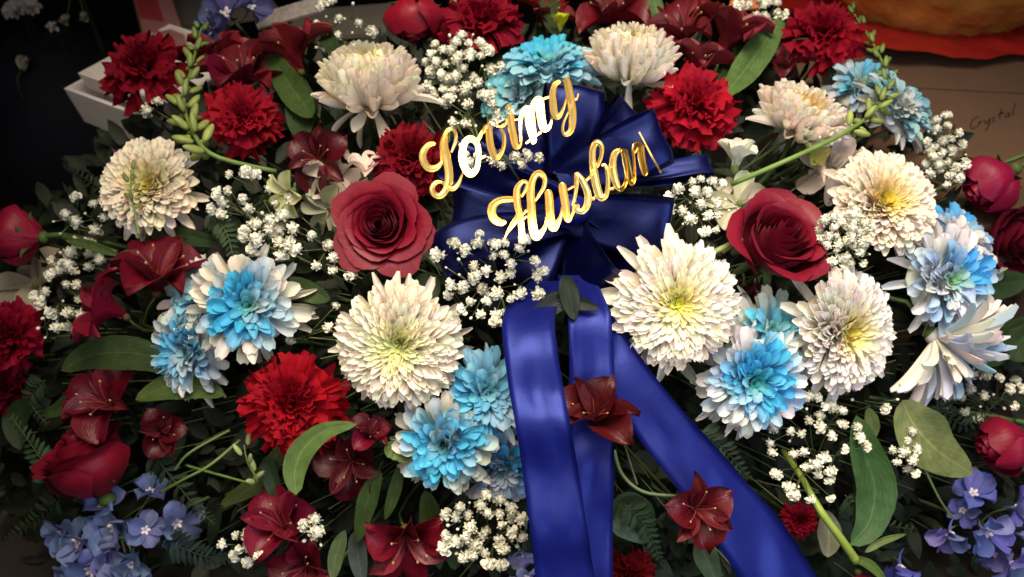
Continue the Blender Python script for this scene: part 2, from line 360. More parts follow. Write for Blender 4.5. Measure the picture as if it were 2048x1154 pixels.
mum(1785, 225, 82, (.45, .45, .7), 'grey blue chrysanthemum at upper right edge against the cardboard', 'blue_chrysanthemum', hue='blue', npet=120, emin=-2, wid=1.15, side=(30, .7, .5), tipc=(0.52, 0.50, 0.50), midc=(0.19, 0.43, 0.53), cenc=(.3, .4, .4), seed=16, dz=.0)
mum(1880, 560, 108, (.30, .05, .95), 'white chrysanthemum with vivid blue centre at right, green at its heart', 'blue_chrysanthemum', hue='blue', npet=150, emin=0, wid=1.2, side=(40, .30, .38), tipc=(0.77, 0.75, 0.75), midc=(0.07, 0.39, 0.77), cenc=(.18, .48, .22), seed=17, dz=0.0)
mum(1890, 492, 95, (.35, .6, .7), 'blue tipped chrysanthemum behind the white and blue one at right', 'blue_chrysanthemum', hue='blue', npet=90, emin=2, wid=1.3, side=(90, .6, .3), tipc=(0.75, 0.66, 0.61), midc=(0.07, 0.36, 0.72), cenc=(.3, .4, .5), seed=18, dz=.035)
mum(1500, 758, 108, (.08, -.10, .99), 'blue dyed chrysanthemum right of centre with white drooping outer petals', 'blue_chrysanthemum', hue='blue', npet=165, emin=-8, wid=1.15, side=(60, .25, .50), tipc=(0.70, 0.70, 0.70), midc=(0.06, 0.40, 0.70), cenc=(.04, .34, .36), seed=19, extras=((-80, -8, 1.12, .16), (-140, -6, 1.15, .15), (-95, -14, 1.2, .13)))
mum(1535, 672, 92, (.10, .35, .92), 'pale chrysanthemum with faint blue dye above the blue one right of centre', 'blue_chrysanthemum', hue='blue', npet=90, emin=0, wid=1.2, side=(-90, .3, .5), tipc=(0.63, 0.68, 0.61), midc=(0.13, 0.47, 0.66), cenc=(.12, .4, .4), seed=20, dz=.025, extras=((120, 5, 1.15, .14), (100, 10, 1.2, .12)))
mum(893, 882, 104, (-.20, -.12, .95), 'white and sky blue chrysanthemum lower centre, petals cream on its left', 'blue_chrysanthemum', hue='blue', npet=130, emin=-4, wid=1.3, side=(-40, .35, .5), tipc=(0.72, 0.71, 0.61), midc=(0.08, 0.45, 0.72), cenc=(.04, .20, .26), seed=21, dz=.0)
mum(975, 788, 96, (.10, .1, .98), 'mint turquoise chrysanthemum half hidden by the left ribbon tail', 'blue_chrysanthemum', hue='blue', npet=130, emin=-2, wid=1.15, side=(180, .5, .8), tipc=(.60, .74, .78), midc=(0.12, 0.47, 0.72), cenc=(.20, .52, .60), seed=22, dz=.012)
mum(1000, 925, 85, (.05, -.45, .85), 'deep blue drooping chrysanthemum behind the left ribbon tail', 'blue_chrysanthemum', hue='blue', npet=100, emin=-2, wid=1.3, side=(90, .4, .45), tipc=(0.54, 0.56, 0.70), midc=(0.06, 0.32, 0.61), cenc=(.06, .2, .3), seed=24, dz=.025)

# ------------------------------------------------------------------ roses
def rose_petal(k, n, op):
    f = k / (n - 1); rr = random.Random(k * 13 + int(op * 100))
    fs = min(1, f * 1.14); rm = .05 + (.50 + .10 * op) * fs ** 1.15 + .03 * f
    h = (.98 - (.10 + .32 * op) * f); flare = (0.0 if op < .3 else .02 + (.10 + .34 * op) * fs ** 2.0) * rr.uniform(.85, 1.12)
    wrap = rad(250 - 130 * f); ph = rr.random() * 6
    tipw = .05 + .10 * f
    def fn(u, v):
        u = u * (1 - .42 * abs(v) ** 3.2)
        prof = math.sin(min(1, u * 1.35) * PI / 2) ** .7 if u > 0 else 0
        pinch = 1 - (.52 if op < .3 else .35 * (1 - f) + .16 * (1 - op)) * max(0, u - .45) ** 1.5 * 2.2
        rho = .05 + rm * prof * pinch
        q = max(0, (u - .72) / .28)
        rho += flare * q ** 1.7
        z = h * u - .18 * h * q * q * (flare * 2.2) - .34
        sn = (math.sin(ph + v * 3.2 + u) * .014 + math.sin(ph * 2 + v * 7) * .006) * u * (1 + 2.5 * f)
        rho += sn; rho *= (1 + .13 * v)
        a = v * wrap / 2 * (prof ** .5) * (1 - .30 * max(0, (u - .55) / .45) ** 2.5) + .10 * math.sin(ph + 3 * u)
        return (rho * math.cos(a), rho * math.sin(a), z)
    nu = 9; nv = 11
    v, fc, uv = grid(nu, nv, fn, True)
    return mesh_from('petal', v, fc, uv, True, M['rose'])
ROSE = {}
def sepal_mesh():
    return petal('sepal', M['leaf'], 6, 3, lambda u: (1 - u) ** .7 * (.5 + u), curl=-.8, cup=.3, seed=9)
SEP = sepal_mesh()
def rose(px, py, Rpx, n, label, op=1.0, npet=30, col=(.30, .006, .022), d=None, dz=0., calyx=False, roll=0., elong=1.0, name='red_rose', stem=True):
    d = (d if d else D(px, py)) + dz; S = Rpx * d / FOC * (.93 if op > .6 else 1.25)
    root = thing(name, label, 'rose', rootm(P(px, py, d), n, roll), 'red roses')
    for k in range(npet):
        key = (k, npet, op)
        if key not in ROSE: ROSE[key] = rose_petal(k, npet, op)
        rr = random.Random(k + px)
        c = tuple(x * rr.uniform(.85, 1.12) for x in col)
        obj('petal', ROSE[key], root, Matrix.Rotation(k * 2.43 + .12 * math.sin(k * 5.1), 4, 'Z') @ Matrix.Diagonal((S, S, S * elong, 1)), c)
    for k in range(5):
        obj('sepal', SEP, root, xf(k * 2 * PI / 5, rad(-10 if op > .5 else 50), Vector((.05 * S, 0, -.36 * S * elong)), (S * .6, S * .25, S * .6)), (.07, .12, .03))
    obj('calyx', mumcore, root, Matrix.Translation((0, 0, -.40 * S * elong)) @ Matrix.Diagonal((.14 * S, .14 * S, .16 * S, 1)), (.08, .13, .03))
    if stem: add_stem(root, S, .003, start=.35 * S * elong)
    return root
rose(766, 454, 108, (-.06, .06, 1), 'fully open dark red rose facing the camera, left of the bow', op=.82, npet=40, col=(.175, .002, .015), dz=-.01, roll=1.6)
rose(1548, 492, 128, (.18, .50, .84), 'half open crimson rose right of the bow, seen at an angle', op=.61, elong=1.15, npet=24, col=(.16, .003, .016), roll=2.3)
rose(48, 474, 74, (-.92, .02, -.1), 'closed red rosebud at the far left edge', op=.15, npet=16, col=(.24, .005, .024), elong=1.15, name='rosebud')
rose(828, 22, 80, (.05, -.98, .02), 'dark red rosebud cut by the top edge above the white chrysanthemum', op=.12, npet=16, col=(.24, .004, .02), name='rosebud', dz=-.02)
rose(1995, 360, 80, (-.80, -.50, .05), 'magenta red rosebud at right edge, upper one against the cardboard', op=.12, npet=16, col=(.27, .006, .045), name='rosebud', elong=1.1)
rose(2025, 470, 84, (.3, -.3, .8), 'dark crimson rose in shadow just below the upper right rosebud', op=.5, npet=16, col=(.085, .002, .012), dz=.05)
rose(2022, 886, 74, (-.9, -.15, .10), 'red rosebud at the right edge beside the big olive leaf', op=.12, npet=16, col=(.26, .005, .034), elong=1.2, name='rosebud')
rose(185, 945, 100, (-.35, .85, .22), 'large red rose at lower left above the blue delphinium', op=.35, npet=20, col=(.20, .004, .018), elong=1.25, dz=.0, roll=1.9)
rose(1722, 1168, 46, (.10, -.85, .45), 'red rosebud hanging at the bottom edge with green sepals', op=.12, npet=14, col=(.30, .006, .03), name='rosebud', stem=False)

# ------------------------------------------------------------------ carnations
def wf_c(u): return .10 + .90 * u ** 1.3
CARN = [petal('petal', M['carn'], 7, 11, wf_c, curl=.9 - .35 * (s // 2) , curl2=-1.1 - .25 * (s % 2), cup=.25, ruffle=.075 + .02 * (s % 3), rk=6 + s % 3, zig=.020, seed=100 + s) for s in range(6)]
def carnation(px, py, Rpx, n, label, col=(.45, .006, .02), npet=58, d=None, dz=0., emin=0):
    d = (d if d else D(px, py)) + dz; S = Rpx * d / FOC * .91; rr = random.Random(px * 3 + py); col = (col[0] * .66, col[1] * .6, col[2] * .95)
    root = thing('red_carnation', label, 'carnation', rootm(P(px, py, d), n, rr.random()), 'red carnations')
    for i in range(npet):
        t = (i + .5) / npet; phi = i * 2.399963 + rr.uniform(-.3, .3)
        L = S * (.58 + .44 * t ** .8) * rr.uniform(.95, 1.05); W = S * (.46 + .50 * t) * rr.uniform(.85, 1.1)
        elev = rad(88 - (88 - emin) * t + rr.uniform(-8, 8))
        c = tuple(x * rr.uniform(.8, 1.15) for x in col)
        obj('petal', CARN[min(5, int(t * 6) if rr.random() < .6 else rr.randrange(6))], root, xf(phi, elev, Vector((.06 * S, 0, -.15 * S)), (L, W, L), rr.uniform(-.5, .5)), c)
    obj('calyx', mumcore, root, Matrix.Translation((0, 0, -.32 * S)) @ Matrix.Diagonal((.14 * S, .14 * S, .3 * S, 1)), (.08, .13, .05))
    add_stem(root, S, .0022, start=.4 * S)
    return root
carnation(285, 135, 90, (-.32, .55, .75), 'red carnation at upper left above the white plastic tub', col=(.36, .006, .02), emin=-8)
carnation(485, 235, 80, (.25, .25, .9), 'red carnation beside the left green bud stem', col=(.44, .008, .02))
carnation(584, 808, 106, (-.03, 0, 1), 'bright red carnation facing the camera at lower left of centre', col=(.55, .008, .016), npet=74)
carnation(1388, 212, 92, (.12, .32, .9), 'bright red carnation right of the bow in the top part', col=(.50, .008, .022))
carnation(1645, 68, 86, (-.02, .52, .8), 'red carnation in the top row near the gold foil', col=(.40, .006, .02))
carnation(962, 42, 84, (0, .75, .6), 'red carnation at the top edge left of the turquoise bloom', col=(.34, .005, .018))
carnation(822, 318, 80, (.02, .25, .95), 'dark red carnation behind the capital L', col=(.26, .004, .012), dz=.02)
carnation(22, 672, 74, (-.35, .1, .85), 'red carnation cut by the left edge', col=(.40, .006, .025))
carnation(1602, 1040, 40, (.1, 0, 1), 'small red carnation peeking out beside the right ribbon tail', col=(.42, .007, .02), npet=36, dz=.03)
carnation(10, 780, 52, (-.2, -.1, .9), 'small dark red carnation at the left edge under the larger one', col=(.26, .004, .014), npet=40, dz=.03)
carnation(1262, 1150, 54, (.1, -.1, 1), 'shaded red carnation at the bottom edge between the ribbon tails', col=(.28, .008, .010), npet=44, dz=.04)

# ------------------------------------------------------------------ peruvian lilies
def wf_a(u): return (.22 + .78 * math.sin(min(1, u * 1.25) * PI / 2) ** 1.3) * max(.02, 1 - max(0, (u - .55) / .45) ** 1.7)
ALO = [petal('petal', M['alst'], 8, 5, wf_a, curl=-.75 - .25 * s, curl2=-.35, cup=.9, ruffle=.12, zig=.018, asp=.9, seed=200 + s) for s in range(3)]
ALI = [petal('petal', M['alst_in'], 8, 5, lambda u: wf_a(u) * .62, curl=-.45 - .25 * s, curl2=-.45, cup=.8, ruffle=.08, seed=210 + s) for s in range(3)]
def stamen_mesh():
    V = []; FF = []
    tube_data([Vector(p) for p in smooth_path([(0, 0, 0), (.3, 0, .04), (.62, 0, -.02), (.85, 0, -.14)], 7)], .014, .010, 4, V, FF)
    return mesh_from('stamen', V, FF, None, True, M['stem'])
STM = stamen_mesh()
ANTH = mesh_from('anther', *ellipsoid(.05, .03, .03, 4, 6), None, True, M['pollen'])
def lily(px, py, Rpx, n, label, col=(.22, .004, .014), open_=1.0, d=None, dz=0., roll=0., npet=6):
    d = (d if d else D(px, py)) + dz; S = Rpx * d / FOC; rr = random.Random(px + py * 7)
    root = thing('peruvian_lily', label, 'flower', rootm(P(px, py, d), n, roll), 'dark red Peruvian lilies')
    base = 62 - 6 * open_; sc_ = 1.25 if open_ > .5 else 1.5
    for k in range(3):
        c = tuple(x * rr.uniform(.85, 1.2) for x in col)
        obj('petal', ALO[k], root, xf(k * 2 * PI / 3 + rr.uniform(-.3, .3), rad(base + 16 * (1 - open_) + rr.uniform(-13, 13)), Vector((.03 * S, 0, -.55 * S)), (S * sc_, S * 1.15, S * sc_), rr.uniform(-.2, .2)), c)
        c = tuple(x * rr.uniform(.9, 1.3) for x in col)
        obj('petal', ALI[k], root, xf((k + .5) * 2 * PI / 3 + rr.uniform(-.2, .2), rad(base + 6 + 14 * (1 - open_) + rr.uniform(-12, 12)), Vector((.02 * S, 0, -.52 * S)), (S * sc_, S * .95, S * sc_), rr.uniform(-.2, .2)), lerp(c, (.30, .08, .08), .15))
    for k in range(5):
        s = obj('stamen', STM, root, xf(k * 1.3 + rr.random(), rad(rr.uniform(62, 80)), Vector((.01 * S, 0, -.45 * S)), (S, S, S)), (.30, .05, .05))
        obj('anther', ANTH, s, Matrix.Translation((.86, 0, -.15)), (.3, .2, .1))
    obj('calyx', mumcore, root, Matrix.Translation((0, 0, -.60 * S)) @ Matrix.Diagonal((.11 * S, .11 * S, .16 * S, 1)), (.14, .10, .04))
    add_stem(root, S, .0016, start=.65 * S, color=(.08, .12, .035))
    return root
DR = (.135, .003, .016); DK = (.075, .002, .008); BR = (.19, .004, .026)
lily(487, 135, 84, (.15, .75, .6), 'dark red lily in the top left cluster right of the bud stem', DR, roll=.3)
lily(588, 100, 74, (-.25, .9, .3), 'dusky red trumpet lily pointing up beside the small white fillers', (.24, .02, .03), .2, roll=1.2)
lily(432, 118, 66, (-.1, .85, .5), 'muted red lily petals directly behind the left bud stem', (.17, .01, .02), .5, dz=.03, roll=2)
lily(632, 316, 64, (-.12, .12, 1), 'very dark red open lily left of and above the open rose', DK, 1.0, roll=.5)
lily(318, 540, 96, (.25, .75, .5), 'wide dark red lily under the far left white chrysanthemum', (.14, .004, .018), .6, roll=.2)
lily(212, 615, 72, (-.75, .45, .45), 'bright red cupped lily opening to the left at the left side', BR, .4, roll=1.0)
lily(205, 800, 84, (-.15, .45, .8), 'deep red lily right above the large lower left rose', (.13, .003, .014), .9, roll=.7)
lily(322, 862, 56, (.35, .2, .8), 'small dark red lily under the green oval leaf at left', DK, .6, roll=.1)
lily(742, 862, 44, (.25, .6, .7), 'small red lily next to the bright curved leaf', DR, .7, roll=.3, dz=-.01)
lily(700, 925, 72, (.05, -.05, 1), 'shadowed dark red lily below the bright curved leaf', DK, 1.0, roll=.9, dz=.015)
lily(560, 1045, 82, (-.10, .55, .75), 'red lily with raised petals at the lower left, left of the long blades', BR, .9, roll=.2)
lily(812, 1085, 88, (.15, -.30, .95), 'wine red lily with pointed petals near the bottom edge', (.17, .004, .020), 1.0, roll=.52)
lily(605, 1140, 72, (-.1, -.1, 1), 'wine red lily cut by the bottom edge below the raised one', (.15, .004, .018), .8, roll=1.0)
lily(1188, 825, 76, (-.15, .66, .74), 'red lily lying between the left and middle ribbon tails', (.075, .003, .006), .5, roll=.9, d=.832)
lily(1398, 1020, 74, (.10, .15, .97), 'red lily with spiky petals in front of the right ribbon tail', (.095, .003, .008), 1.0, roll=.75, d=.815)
lily(1372, 50, 78, (-.1, .55, .8), 'brownish red streaked lily at the top edge right of the white bloom', (.15, .006, .014), 1.0, roll=.1)
lily(1462, 70, 80, (.35, .85, .35), 'mauve red cupped lily at the top edge beside the long leaf', (.20, .02, .03), .3, roll=.8)
lily(1395, 125, 60, (.05, .85, .5), 'dark veined lily just above the right red carnation', (.15, .012, .018), .3, roll=2.4)
lily(1220, 20, 72, (-.2, .7, .6), 'dark red lily at the top edge above the turquoise chrysanthemum', (.13, .003, .010), .8, roll=1.4, dz=.03)
lily(1090, 18, 60, (.2, .6, .7), 'dark red lily at the top edge left of the yellow bud', (.15, .004, .010), .8, roll=.9, dz=.03)
lily(1575, 130, 52, (-.2, .7, .6), 'small dull red lily between the long leaf and the top right carnation', (.14, .01, .015), .4, roll=.4, dz=.05)
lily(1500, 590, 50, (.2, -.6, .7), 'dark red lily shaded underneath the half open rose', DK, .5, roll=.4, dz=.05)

# ------------------------------------------------------------------ delphinium
DEL = [petal('petal', M['delph'], 6, 5, lambda u: (.25 + .75 * math.sin(min(1, u * 1.3) * PI / 2)) * math.sqrt(max(0, 1 - max(0, (u - .55) / .46) ** 2.2)), curl=.45 - .3 * s, curl2=-.6, cup=.6, ruffle=.11, zig=.02, seed=300 + s) for s in range(3)]
def bee_mesh():
    V = []; FF = []
    for k in range(5):
        M4 = Matrix.Rotation(k * 1.257, 4, 'Z') @ Matrix.Translation((.13, 0, .10)) @ Matrix.Rotation(-.8, 4, 'Y')
        ellipsoid(.16, .09, .06, 5, 7, V=V, FF=FF, M4=M4)
    return mesh_from('floret', V, FF, None, True, M['gyp'])
BEE = bee_mesh()
def spur_mesh():
    V = []; FF = []; tube_data([Vector(p) for p in smooth_path([(0, 0, 0), (.02, 0, -.3), (.12, 0, -.6), (.3, 0, -.85)], 7)], .10, .02, 6, V, FF)
    return mesh_from('spur', V, FF, None, True, M['delph'])
SPUR = spur_mesh()
def delphinium(flo, label, col=(.16, .21, .46), d=None, dz=0., name='delphinium'):
    cx = sum(f[0] for f in flo) / len(flo); cy = sum(f[1] for f in flo) / len(flo)
    d0 = (d if d else D(cx, cy)) + dz
    root = thing(name, label, 'flower', Matrix.Translation(P(cx, cy, d0 + .03)), 'lavender blue delphiniums')
    inv = root.matrix_world.inverted(); V = []; FF = []; rr = random.Random(int(cx))
    c0 = P(cx, cy, d0 + .03)
    for i, (px, py, Rpx, n) in enumerate(flo):
        dd = d0 + rr.uniform(-.016, .016); S = Rpx * 1.18 * dd / FOC; pm = rootm(P(px, py, dd), n, rr.random() * 2)
        fl = obj('floret', BEE, root, inv @ pm @ Matrix.Diagonal((S * .9, S * .9, S * .9, 1)), (.6, .55, .6))
        for k in range(5):
            c = tuple(x * rr.uniform(.85, 1.2) for x in col)
            obj('petal', DEL[rr.randrange(3)], fl, xf(k * 1.2566 + rr.uniform(-.1, .1), rad(rr.uniform(0, 55)), Vector((.05, 0, 0)), (1.05 * rr.uniform(.85, 1.1), .95, 1.05), rr.uniform(-.45, .45)), c)
        obj('spur', SPUR, fl, Matrix.Identity(4), tuple(x * .9 for x in col))
        a = P(px, py, dd) + (pm.to_3x3() @ Vector((0, 0, -1))) * S * .2
        tube_data([inv @ Vector(p) for p in smooth_path([tuple(a), tuple((a + c0) / 2 + F * .02), tuple(c0 + F * .02)], 6)], .0012, .0014, 5, V, FF)
    tgt = CORE + (c0 - CORE) * .3
    tube_data([inv @ (c0 + F * .02), inv @ ((c0 + tgt) / 2), inv @ tgt], .002, .0025, 5, V, FF)
    obj('stem', mesh_from('stem', V, FF, None, True, M['stem']), root, color=(.16, .20, .10))
    return root
delphinium([(232, 1052, 54, (.05, .1, 1)), (158, 1085, 48, (-.3, .2, .9)), (185, 1138, 56, (-.1, -.3, .9)), (262, 1128, 44, (.3, -.3, .9)), (352, 1045, 46, (.55, -.2, .8)), (300, 985, 34, (.2, .8, .5)), (122, 1065, 36, (-.6, .1, .7)), (205, 1010, 40, (-.1, .6, .7)), (210, 1095, 44, (.1, -.1, 1)), (290, 1060, 38, (.5, .1, .8)), (150, 1150, 44, (-.4, -.4, .8)), (240, 1165, 50, (0, -.5, .8))], 'lavender blue delphinium cluster in the lower left corner below the rose')
delphinium([(1972, 1062, 46, (.1, -.1, 1)), (1900, 1065, 40, (-.3, -.5, .8)), (2022, 1125, 46, (.2, -.5, .8)), (1945, 988, 42, (-.1, .6, .7)), (2030, 1015, 40, (.5, .2, .8)), (1985, 1105, 36, (-.2, -.4, .8)), (1925, 1020, 32, (-.4, .2, .8)), (2045, 1070, 44, (.5, 0, .8))], 'lavender delphinium cluster in the lower right corner', col=(.16, .18, .52))
delphinium([(1800, 1130, 40, (-.1, -.7, .6))], 'single blue delphinium bloom at the bottom edge right of the hanging rosebud', col=(.10, .12, .45), dz=.03)
delphinium([(1040, 1105, 34, (.2, -.5, .8)), (1052, 1150, 28, (.2, -.5, .8))], 'small pale lavender delphinium tucked at the left ribbon edge near the bottom', col=(.34, .33, .62), dz=.02)
delphinium([(455, 30, 52, (-.1, .2, 1)), (500, 15, 40, (.5, .3, .8)), (425, 60, 36, (-.4, -.3, .8))], 'grey blue delphinium at the top left behind the lilies', col=(.09, .10, .26), d=1.16)

# ------------------------------------------------------------------ baby's breath
def gyp_mesh(seed, npet):
    rr = random.Random(seed); V = []; FF = []
    for i in range(npet):
        t = (i + .5) / npet; th = math.acos(1 - 1.35 * t); ph = i * 2.39996 + rr.uniform(-.3, .3)
        m = Matrix.Rotation(ph, 4, 'Z') @ Matrix.Rotation(th, 4, 'Y') @ Matrix.Translation((0, 0, .22)) @ Matrix.Rotation(rr.uniform(-.5, .5), 4, 'Z')
        s = rr.uniform(.8, 1.1); w_ = .38 * s; b = len(V)
        for (x, y, z) in ((-.08, 0, 0), (.08, 0, 0), (-w_, .10, .42 * s), (0, -.06, .5 * s), (w_, .10, .42 * s), (-w_ * .8, .22, .68 * s), (0, .08, .80 * s), (w_ * .8, .22, .68 * s)):
            V.append(tuple(m @ Vector((x, y, z))))
        for q in ((0, 1, 3), (0, 3, 2), (1, 4, 3), (2, 3, 6, 5), (3, 4, 7, 6)): FF.append(tuple(b + k for k in q))
    ellipsoid(.66, .66, .62, 6, 9, lambda p, th, ph: p * (1 + .12 * math.sin(5 * ph + th * 4)), V=V, FF=FF, M4=Matrix.Translation((0, 0, .14)))
    return mesh_from('floret', V, FF, None, True, M['gyp'])
GYP = [gyp_mesh(s, 14 + 3 * s) for s in range(5)]
GBUD = mesh_from('bud', *ellipsoid(.34, .34, .45, 6, 8), None, True, M['gyp'])
def gyp(px, py, rx, ry, n, label, dz=-.01, d=None, size=12.5, buds=.22, tone=1.0, pts=None):
    rr = random.Random(int(px * 31 + py)); d0 = (d if d else D(px, py)) + dz
    c0 = P(px, py + ry * .3, d0 + .06)
    root = thing('baby_breath_sprig', label, 'flower sprig', Matrix.Translation(c0), "sprigs of baby's breath")
    inv = root.matrix_world.inverted(); V = []; FF = []
    nodes = []
    nn = max(2, n // 5)
    for k in range(nn):
        a = rr.random() * 6.283; q = math.sqrt(rr.random()) * .6
        nodes.append((px + rx * q * math.cos(a), py + ry * q * math.sin(a), d0 + rr.uniform(.015, .035)))
    for (x, y, dd) in nodes:
        q = P(x, y, dd); mid = (c0 + q) / 2 + Vector((rr.uniform(-.006, .006), rr.uniform(-.006, .006), 0))
        tube_data([inv @ Vector(p) for p in smooth_path([tuple(c0), tuple(mid), tuple(q)], 5)], .0007, .0005, 3, V, FF)
    placed = []
    for i in range(n):
        for _ in range(12):
            a = rr.random() * 6.283; q = math.sqrt(rr.random())
            x = px + rx * 1.12 * q * math.cos(a); y = py + ry * 1.12 * q * math.sin(a)
            if all((x - u) ** 2 + (y - v_) ** 2 > (size * 1.35) ** 2 for u, v_ in placed): break
        placed.append((x, y))
        dd = d0 + rr.uniform(-.012, .014); q = P(x, y, dd); isb = rr.random() < buds
        gv = rr.uniform(.85, 1.05); S = size * dd / FOC * (rr.uniform(.45, .75) if isb else rr.uniform(.68, 1.12))
        ax = min(nodes, key=lambda k: (k[0] - x) ** 2 + (k[1] - y) ** 2); a0 = P(*ax)
        nrm = ((x - px) / rx * .8 + rr.uniform(-.35, .35), (py - y) / ry * .8 + rr.uniform(-.35, .35), .85)
        m = rootm(q, nrm, rr.random() * 6)
        obj('bud' if isb else 'floret', GBUD if isb else GYP[rr.randrange(5)], root, inv @ m @ Matrix.Diagonal((S * 1.05, S * 1.05, S, 1)), tuple(c * tone * gv for c in (.68, .68, .57)))
        e = q + (m.to_3x3() @ Vector((0, 0, -1))) * S * .5
        tube_data([inv @ Vector(p) for p in smooth_path([tuple(a0), tuple((a0 + e) / 2 + F * .003), tuple(e)], 4)], .0005, .00045, 3, V, FF)
    tgt = CORE + (c0 - CORE) * .3
    tube_data([inv @ c0, inv @ ((c0 + tgt) / 2), inv @ tgt], .0009, .0013, 4, V, FF)
    obj('stem', mesh_from('stem', V, FF, None, True, M['thin_stem']), root)
    return root
gyp(990, 552, 92, 88, 46, "thick clump of baby's breath under the capital H", dz=-.03, size=14)
gyp(905, 520, 32, 34, 5, "few white fillers left of the clump under the capital H", dz=-.02, size=15)
gyp(925, 140, 70, 66, 50, "dense cream baby's breath between the large cream bloom and turquoise bloom", size=13)
gyp(945, 225, 70, 34, 12, "white baby's breath above the letters o and v", size=13)
gyp(1000, 318, 70, 22, 10, "baby's breath showing through the letters of Loving", d=.86, dz=0, size=13)
gyp(500, 400, 72, 58, 16, "sparse baby's breath left of the pale green freesia", size=13)
gyp(535, 478, 50, 50, 18, "cream baby's breath directly above the turquoise and white bloom", size=15)
gyp(650, 515, 70, 42, 9, "loose baby's breath just below left of the open rose", size=14)
gyp(160, 440, 52, 42, 11, "baby's breath beside the far left rosebud", size=13, tone=.8, buds=.5)
gyp(118, 590, 45, 62, 16, "baby's breath down the left side between rosebud and cupped lily", size=14, buds=.5)
gyp(150, 520, 58, 22, 9, "pale blurry baby's breath under the stem of the far left rosebud", size=14, dz=.03)
gyp(1400, 405, 55, 58, 22, "baby's breath at the right end of the bow", size=13)
gyp(1892, 300, 38, 62, 34, "tan baby's breath upright against the cardboard at right", size=12)
gyp(1692, 480, 52, 55, 44, "cream baby's breath cluster touching the half open rose", size=12, buds=.15, dz=-.035)
gyp(1630, 890, 92, 100, 36, "wide airy baby's breath under the blue dyed bloom at lower right", size=13)
gyp(1815, 905, 32, 42, 9, "few baby's breath florets at the tip of the olive leaf", size=13)
gyp(1700, 815, 110, 32, 6, "scattered white florets below the white bloom turned right", size=14)
gyp(962, 1062, 76, 68, 42, "baby's breath at the bottom left of the left ribbon tail", size=15)
gyp(682, 58, 56, 54, 22, "baby's breath at the top edge beside the rosebud", size=13)
gyp(500, 1092, 56, 30, 10, "bright white fillers over the raised red lily at bottom left", size=14, dz=-.02)
gyp(622, 1068, 26, 28, 5, "small white filler group between two wine red lilies", size=17, dz=-.02)
gyp(1522, 28, 44, 26, 12, "creamy fillers at the top edge right of the mauve lily", size=15, buds=.1)
gyp(1965, 790, 80, 42, 18, "dim baby's breath at the right side above the red rosebud", dz=.04, size=13)
gyp(600, 640, 80, 60, 8, "few florets between the turquoise bloom and big white bloom", dz=.02, size=13)
gyp(310, 215, 22, 18, 3, "tiny white filler between the upper left carnation and the tub", size=14)
gyp(1305, 200, 24, 16, 4, "dim filler florets behind the hanging white petal", dz=.04, size=12)
gyp(1975, 930, 60, 22, 0 or 5, "pale specks of baby's breath just above the right delphinium", dz=.05, size=11)
gyp(100, 640, 25, 40, 5, "round white buds beside the left edge carnation", size=13, buds=.7)

# ------------------------------------------------------------------ bud stems (snapdragon) and small white blooms
BUDM = None
def bud_mesh():
    def fn(p, th, ph):
        t = th / PI
        k = 1 + .12 * math.sin(ph * 2)
        return Vector((p.x * k * (1 - .35 * (1 - t)), p.y * k * (1 - .35 * (1 - t)), p.z))
    return mesh_from('bud', *ellipsoid(.5, .5, 1.0, 8, 8, fn), None, True, M['leaf'])
BUDM = bud_mesh()
SEPM = petal('sepal', M['leaf'], 5, 3, lambda u: (.4 + .6 * u) * (1 - u ** 3), curl=.7, cup=.5, seed=5)
def bud_stem(path, label, nb, s0, s1, dzs, name='green_bud_stem', colr=((.13, .21, .05), (.34, .40, .10)), rs=.0028, group=None, spread=1.0):
    pts3 = [P(x, y, D(x, y) + dz) for (x, y), dz in zip(path, dzs)]
    root = thing(name, label, 'flower stem', Matrix.Translation(pts3[-1]), group)
    inv = root.matrix_world.inverted(); sp = smooth_path([tuple(p) for p in pts3], 60); V = []; FF = []
    tube_data([inv @ Vector(p) for p in sp[::2]], rs * .4, rs, 7, V, FF)
    obj('stem', mesh_from('stem', V, FF, None, True, M['stem']), root, color=(.13, .22, .05))
    rr = random.Random(nb)
    for i in range(nb):
        t = (i / (nb - 1)) ** .85 * spread; k = t * 59; j = min(58, int(k)); p = Vector(sp[j]); tan = (Vector(sp[j]) - Vector(sp[j + 1])).normalized()
        S = (s0 + (s1 - s0) * t) * 1.15 * .875 / FOC
        side = tan.orthogonal().normalized(); side = Matrix.Rotation(i * 2.4, 3, tan) @ side
        ax = (tan * (1.25 - .75 * t) + side * (.5 + .7 * t)).normalized()
        q = p + side * (.55 * S) + ax * S * .7
        z = ax; x = z.orthogonal().normalized(); y = z.cross(x); m = Matrix((x, y, z)).transposed().to_4x4(); m.translation = q
        c = lerp(colr[0], colr[1], t * rr.uniform(.5, 1.1))
        b = obj('bud', BUDM, root, inv @ m @ Matrix.Diagonal((S * .85, S * .85, S * .9, 1)), c)
        for u in range(2):
            obj('sepal', SEPM, b, Matrix.Translation((0, 0, -1.0)) @ xf(u * PI + .4, rad(55), Vector((.1, 0, 0)), (1.1, .8, 1.1)), lerp(c, (.08, .14, .03), .6))
    return root
bud_stem([(428, 8), (402, 60), (385, 130), (368, 200), (385, 262), (430, 312), (560, 345)], 'upright green bud stem at upper left in front of red lilies', 46, 14, 27, (.0, -.01, -.02, -.03, -.035, -.03, .03), spread=.80)
bud_stem([(1702, 20), (1742, 80), (1772, 150), (1760, 210), (1690, 265), (1580, 318), (1455, 372)], 'arching green bud stem at upper right crossing white blooms', 44, 12, 22, (.0, -.01, -.03, -.045, -.06, -.055, .0), spread=.66, colr=((.08, .15, .04), (.36, .44, .10)))
bud_stem([(262, 340), (262, 385), (270, 430), (278, 470)], 'small sprig of green buds in front of the far left white bloom', 7, 12, 12, (-.05, -.05, -.045, -.04), spread=.55, rs=.0014, colr=((.16, .20, .06), (.18, .20, .07)))
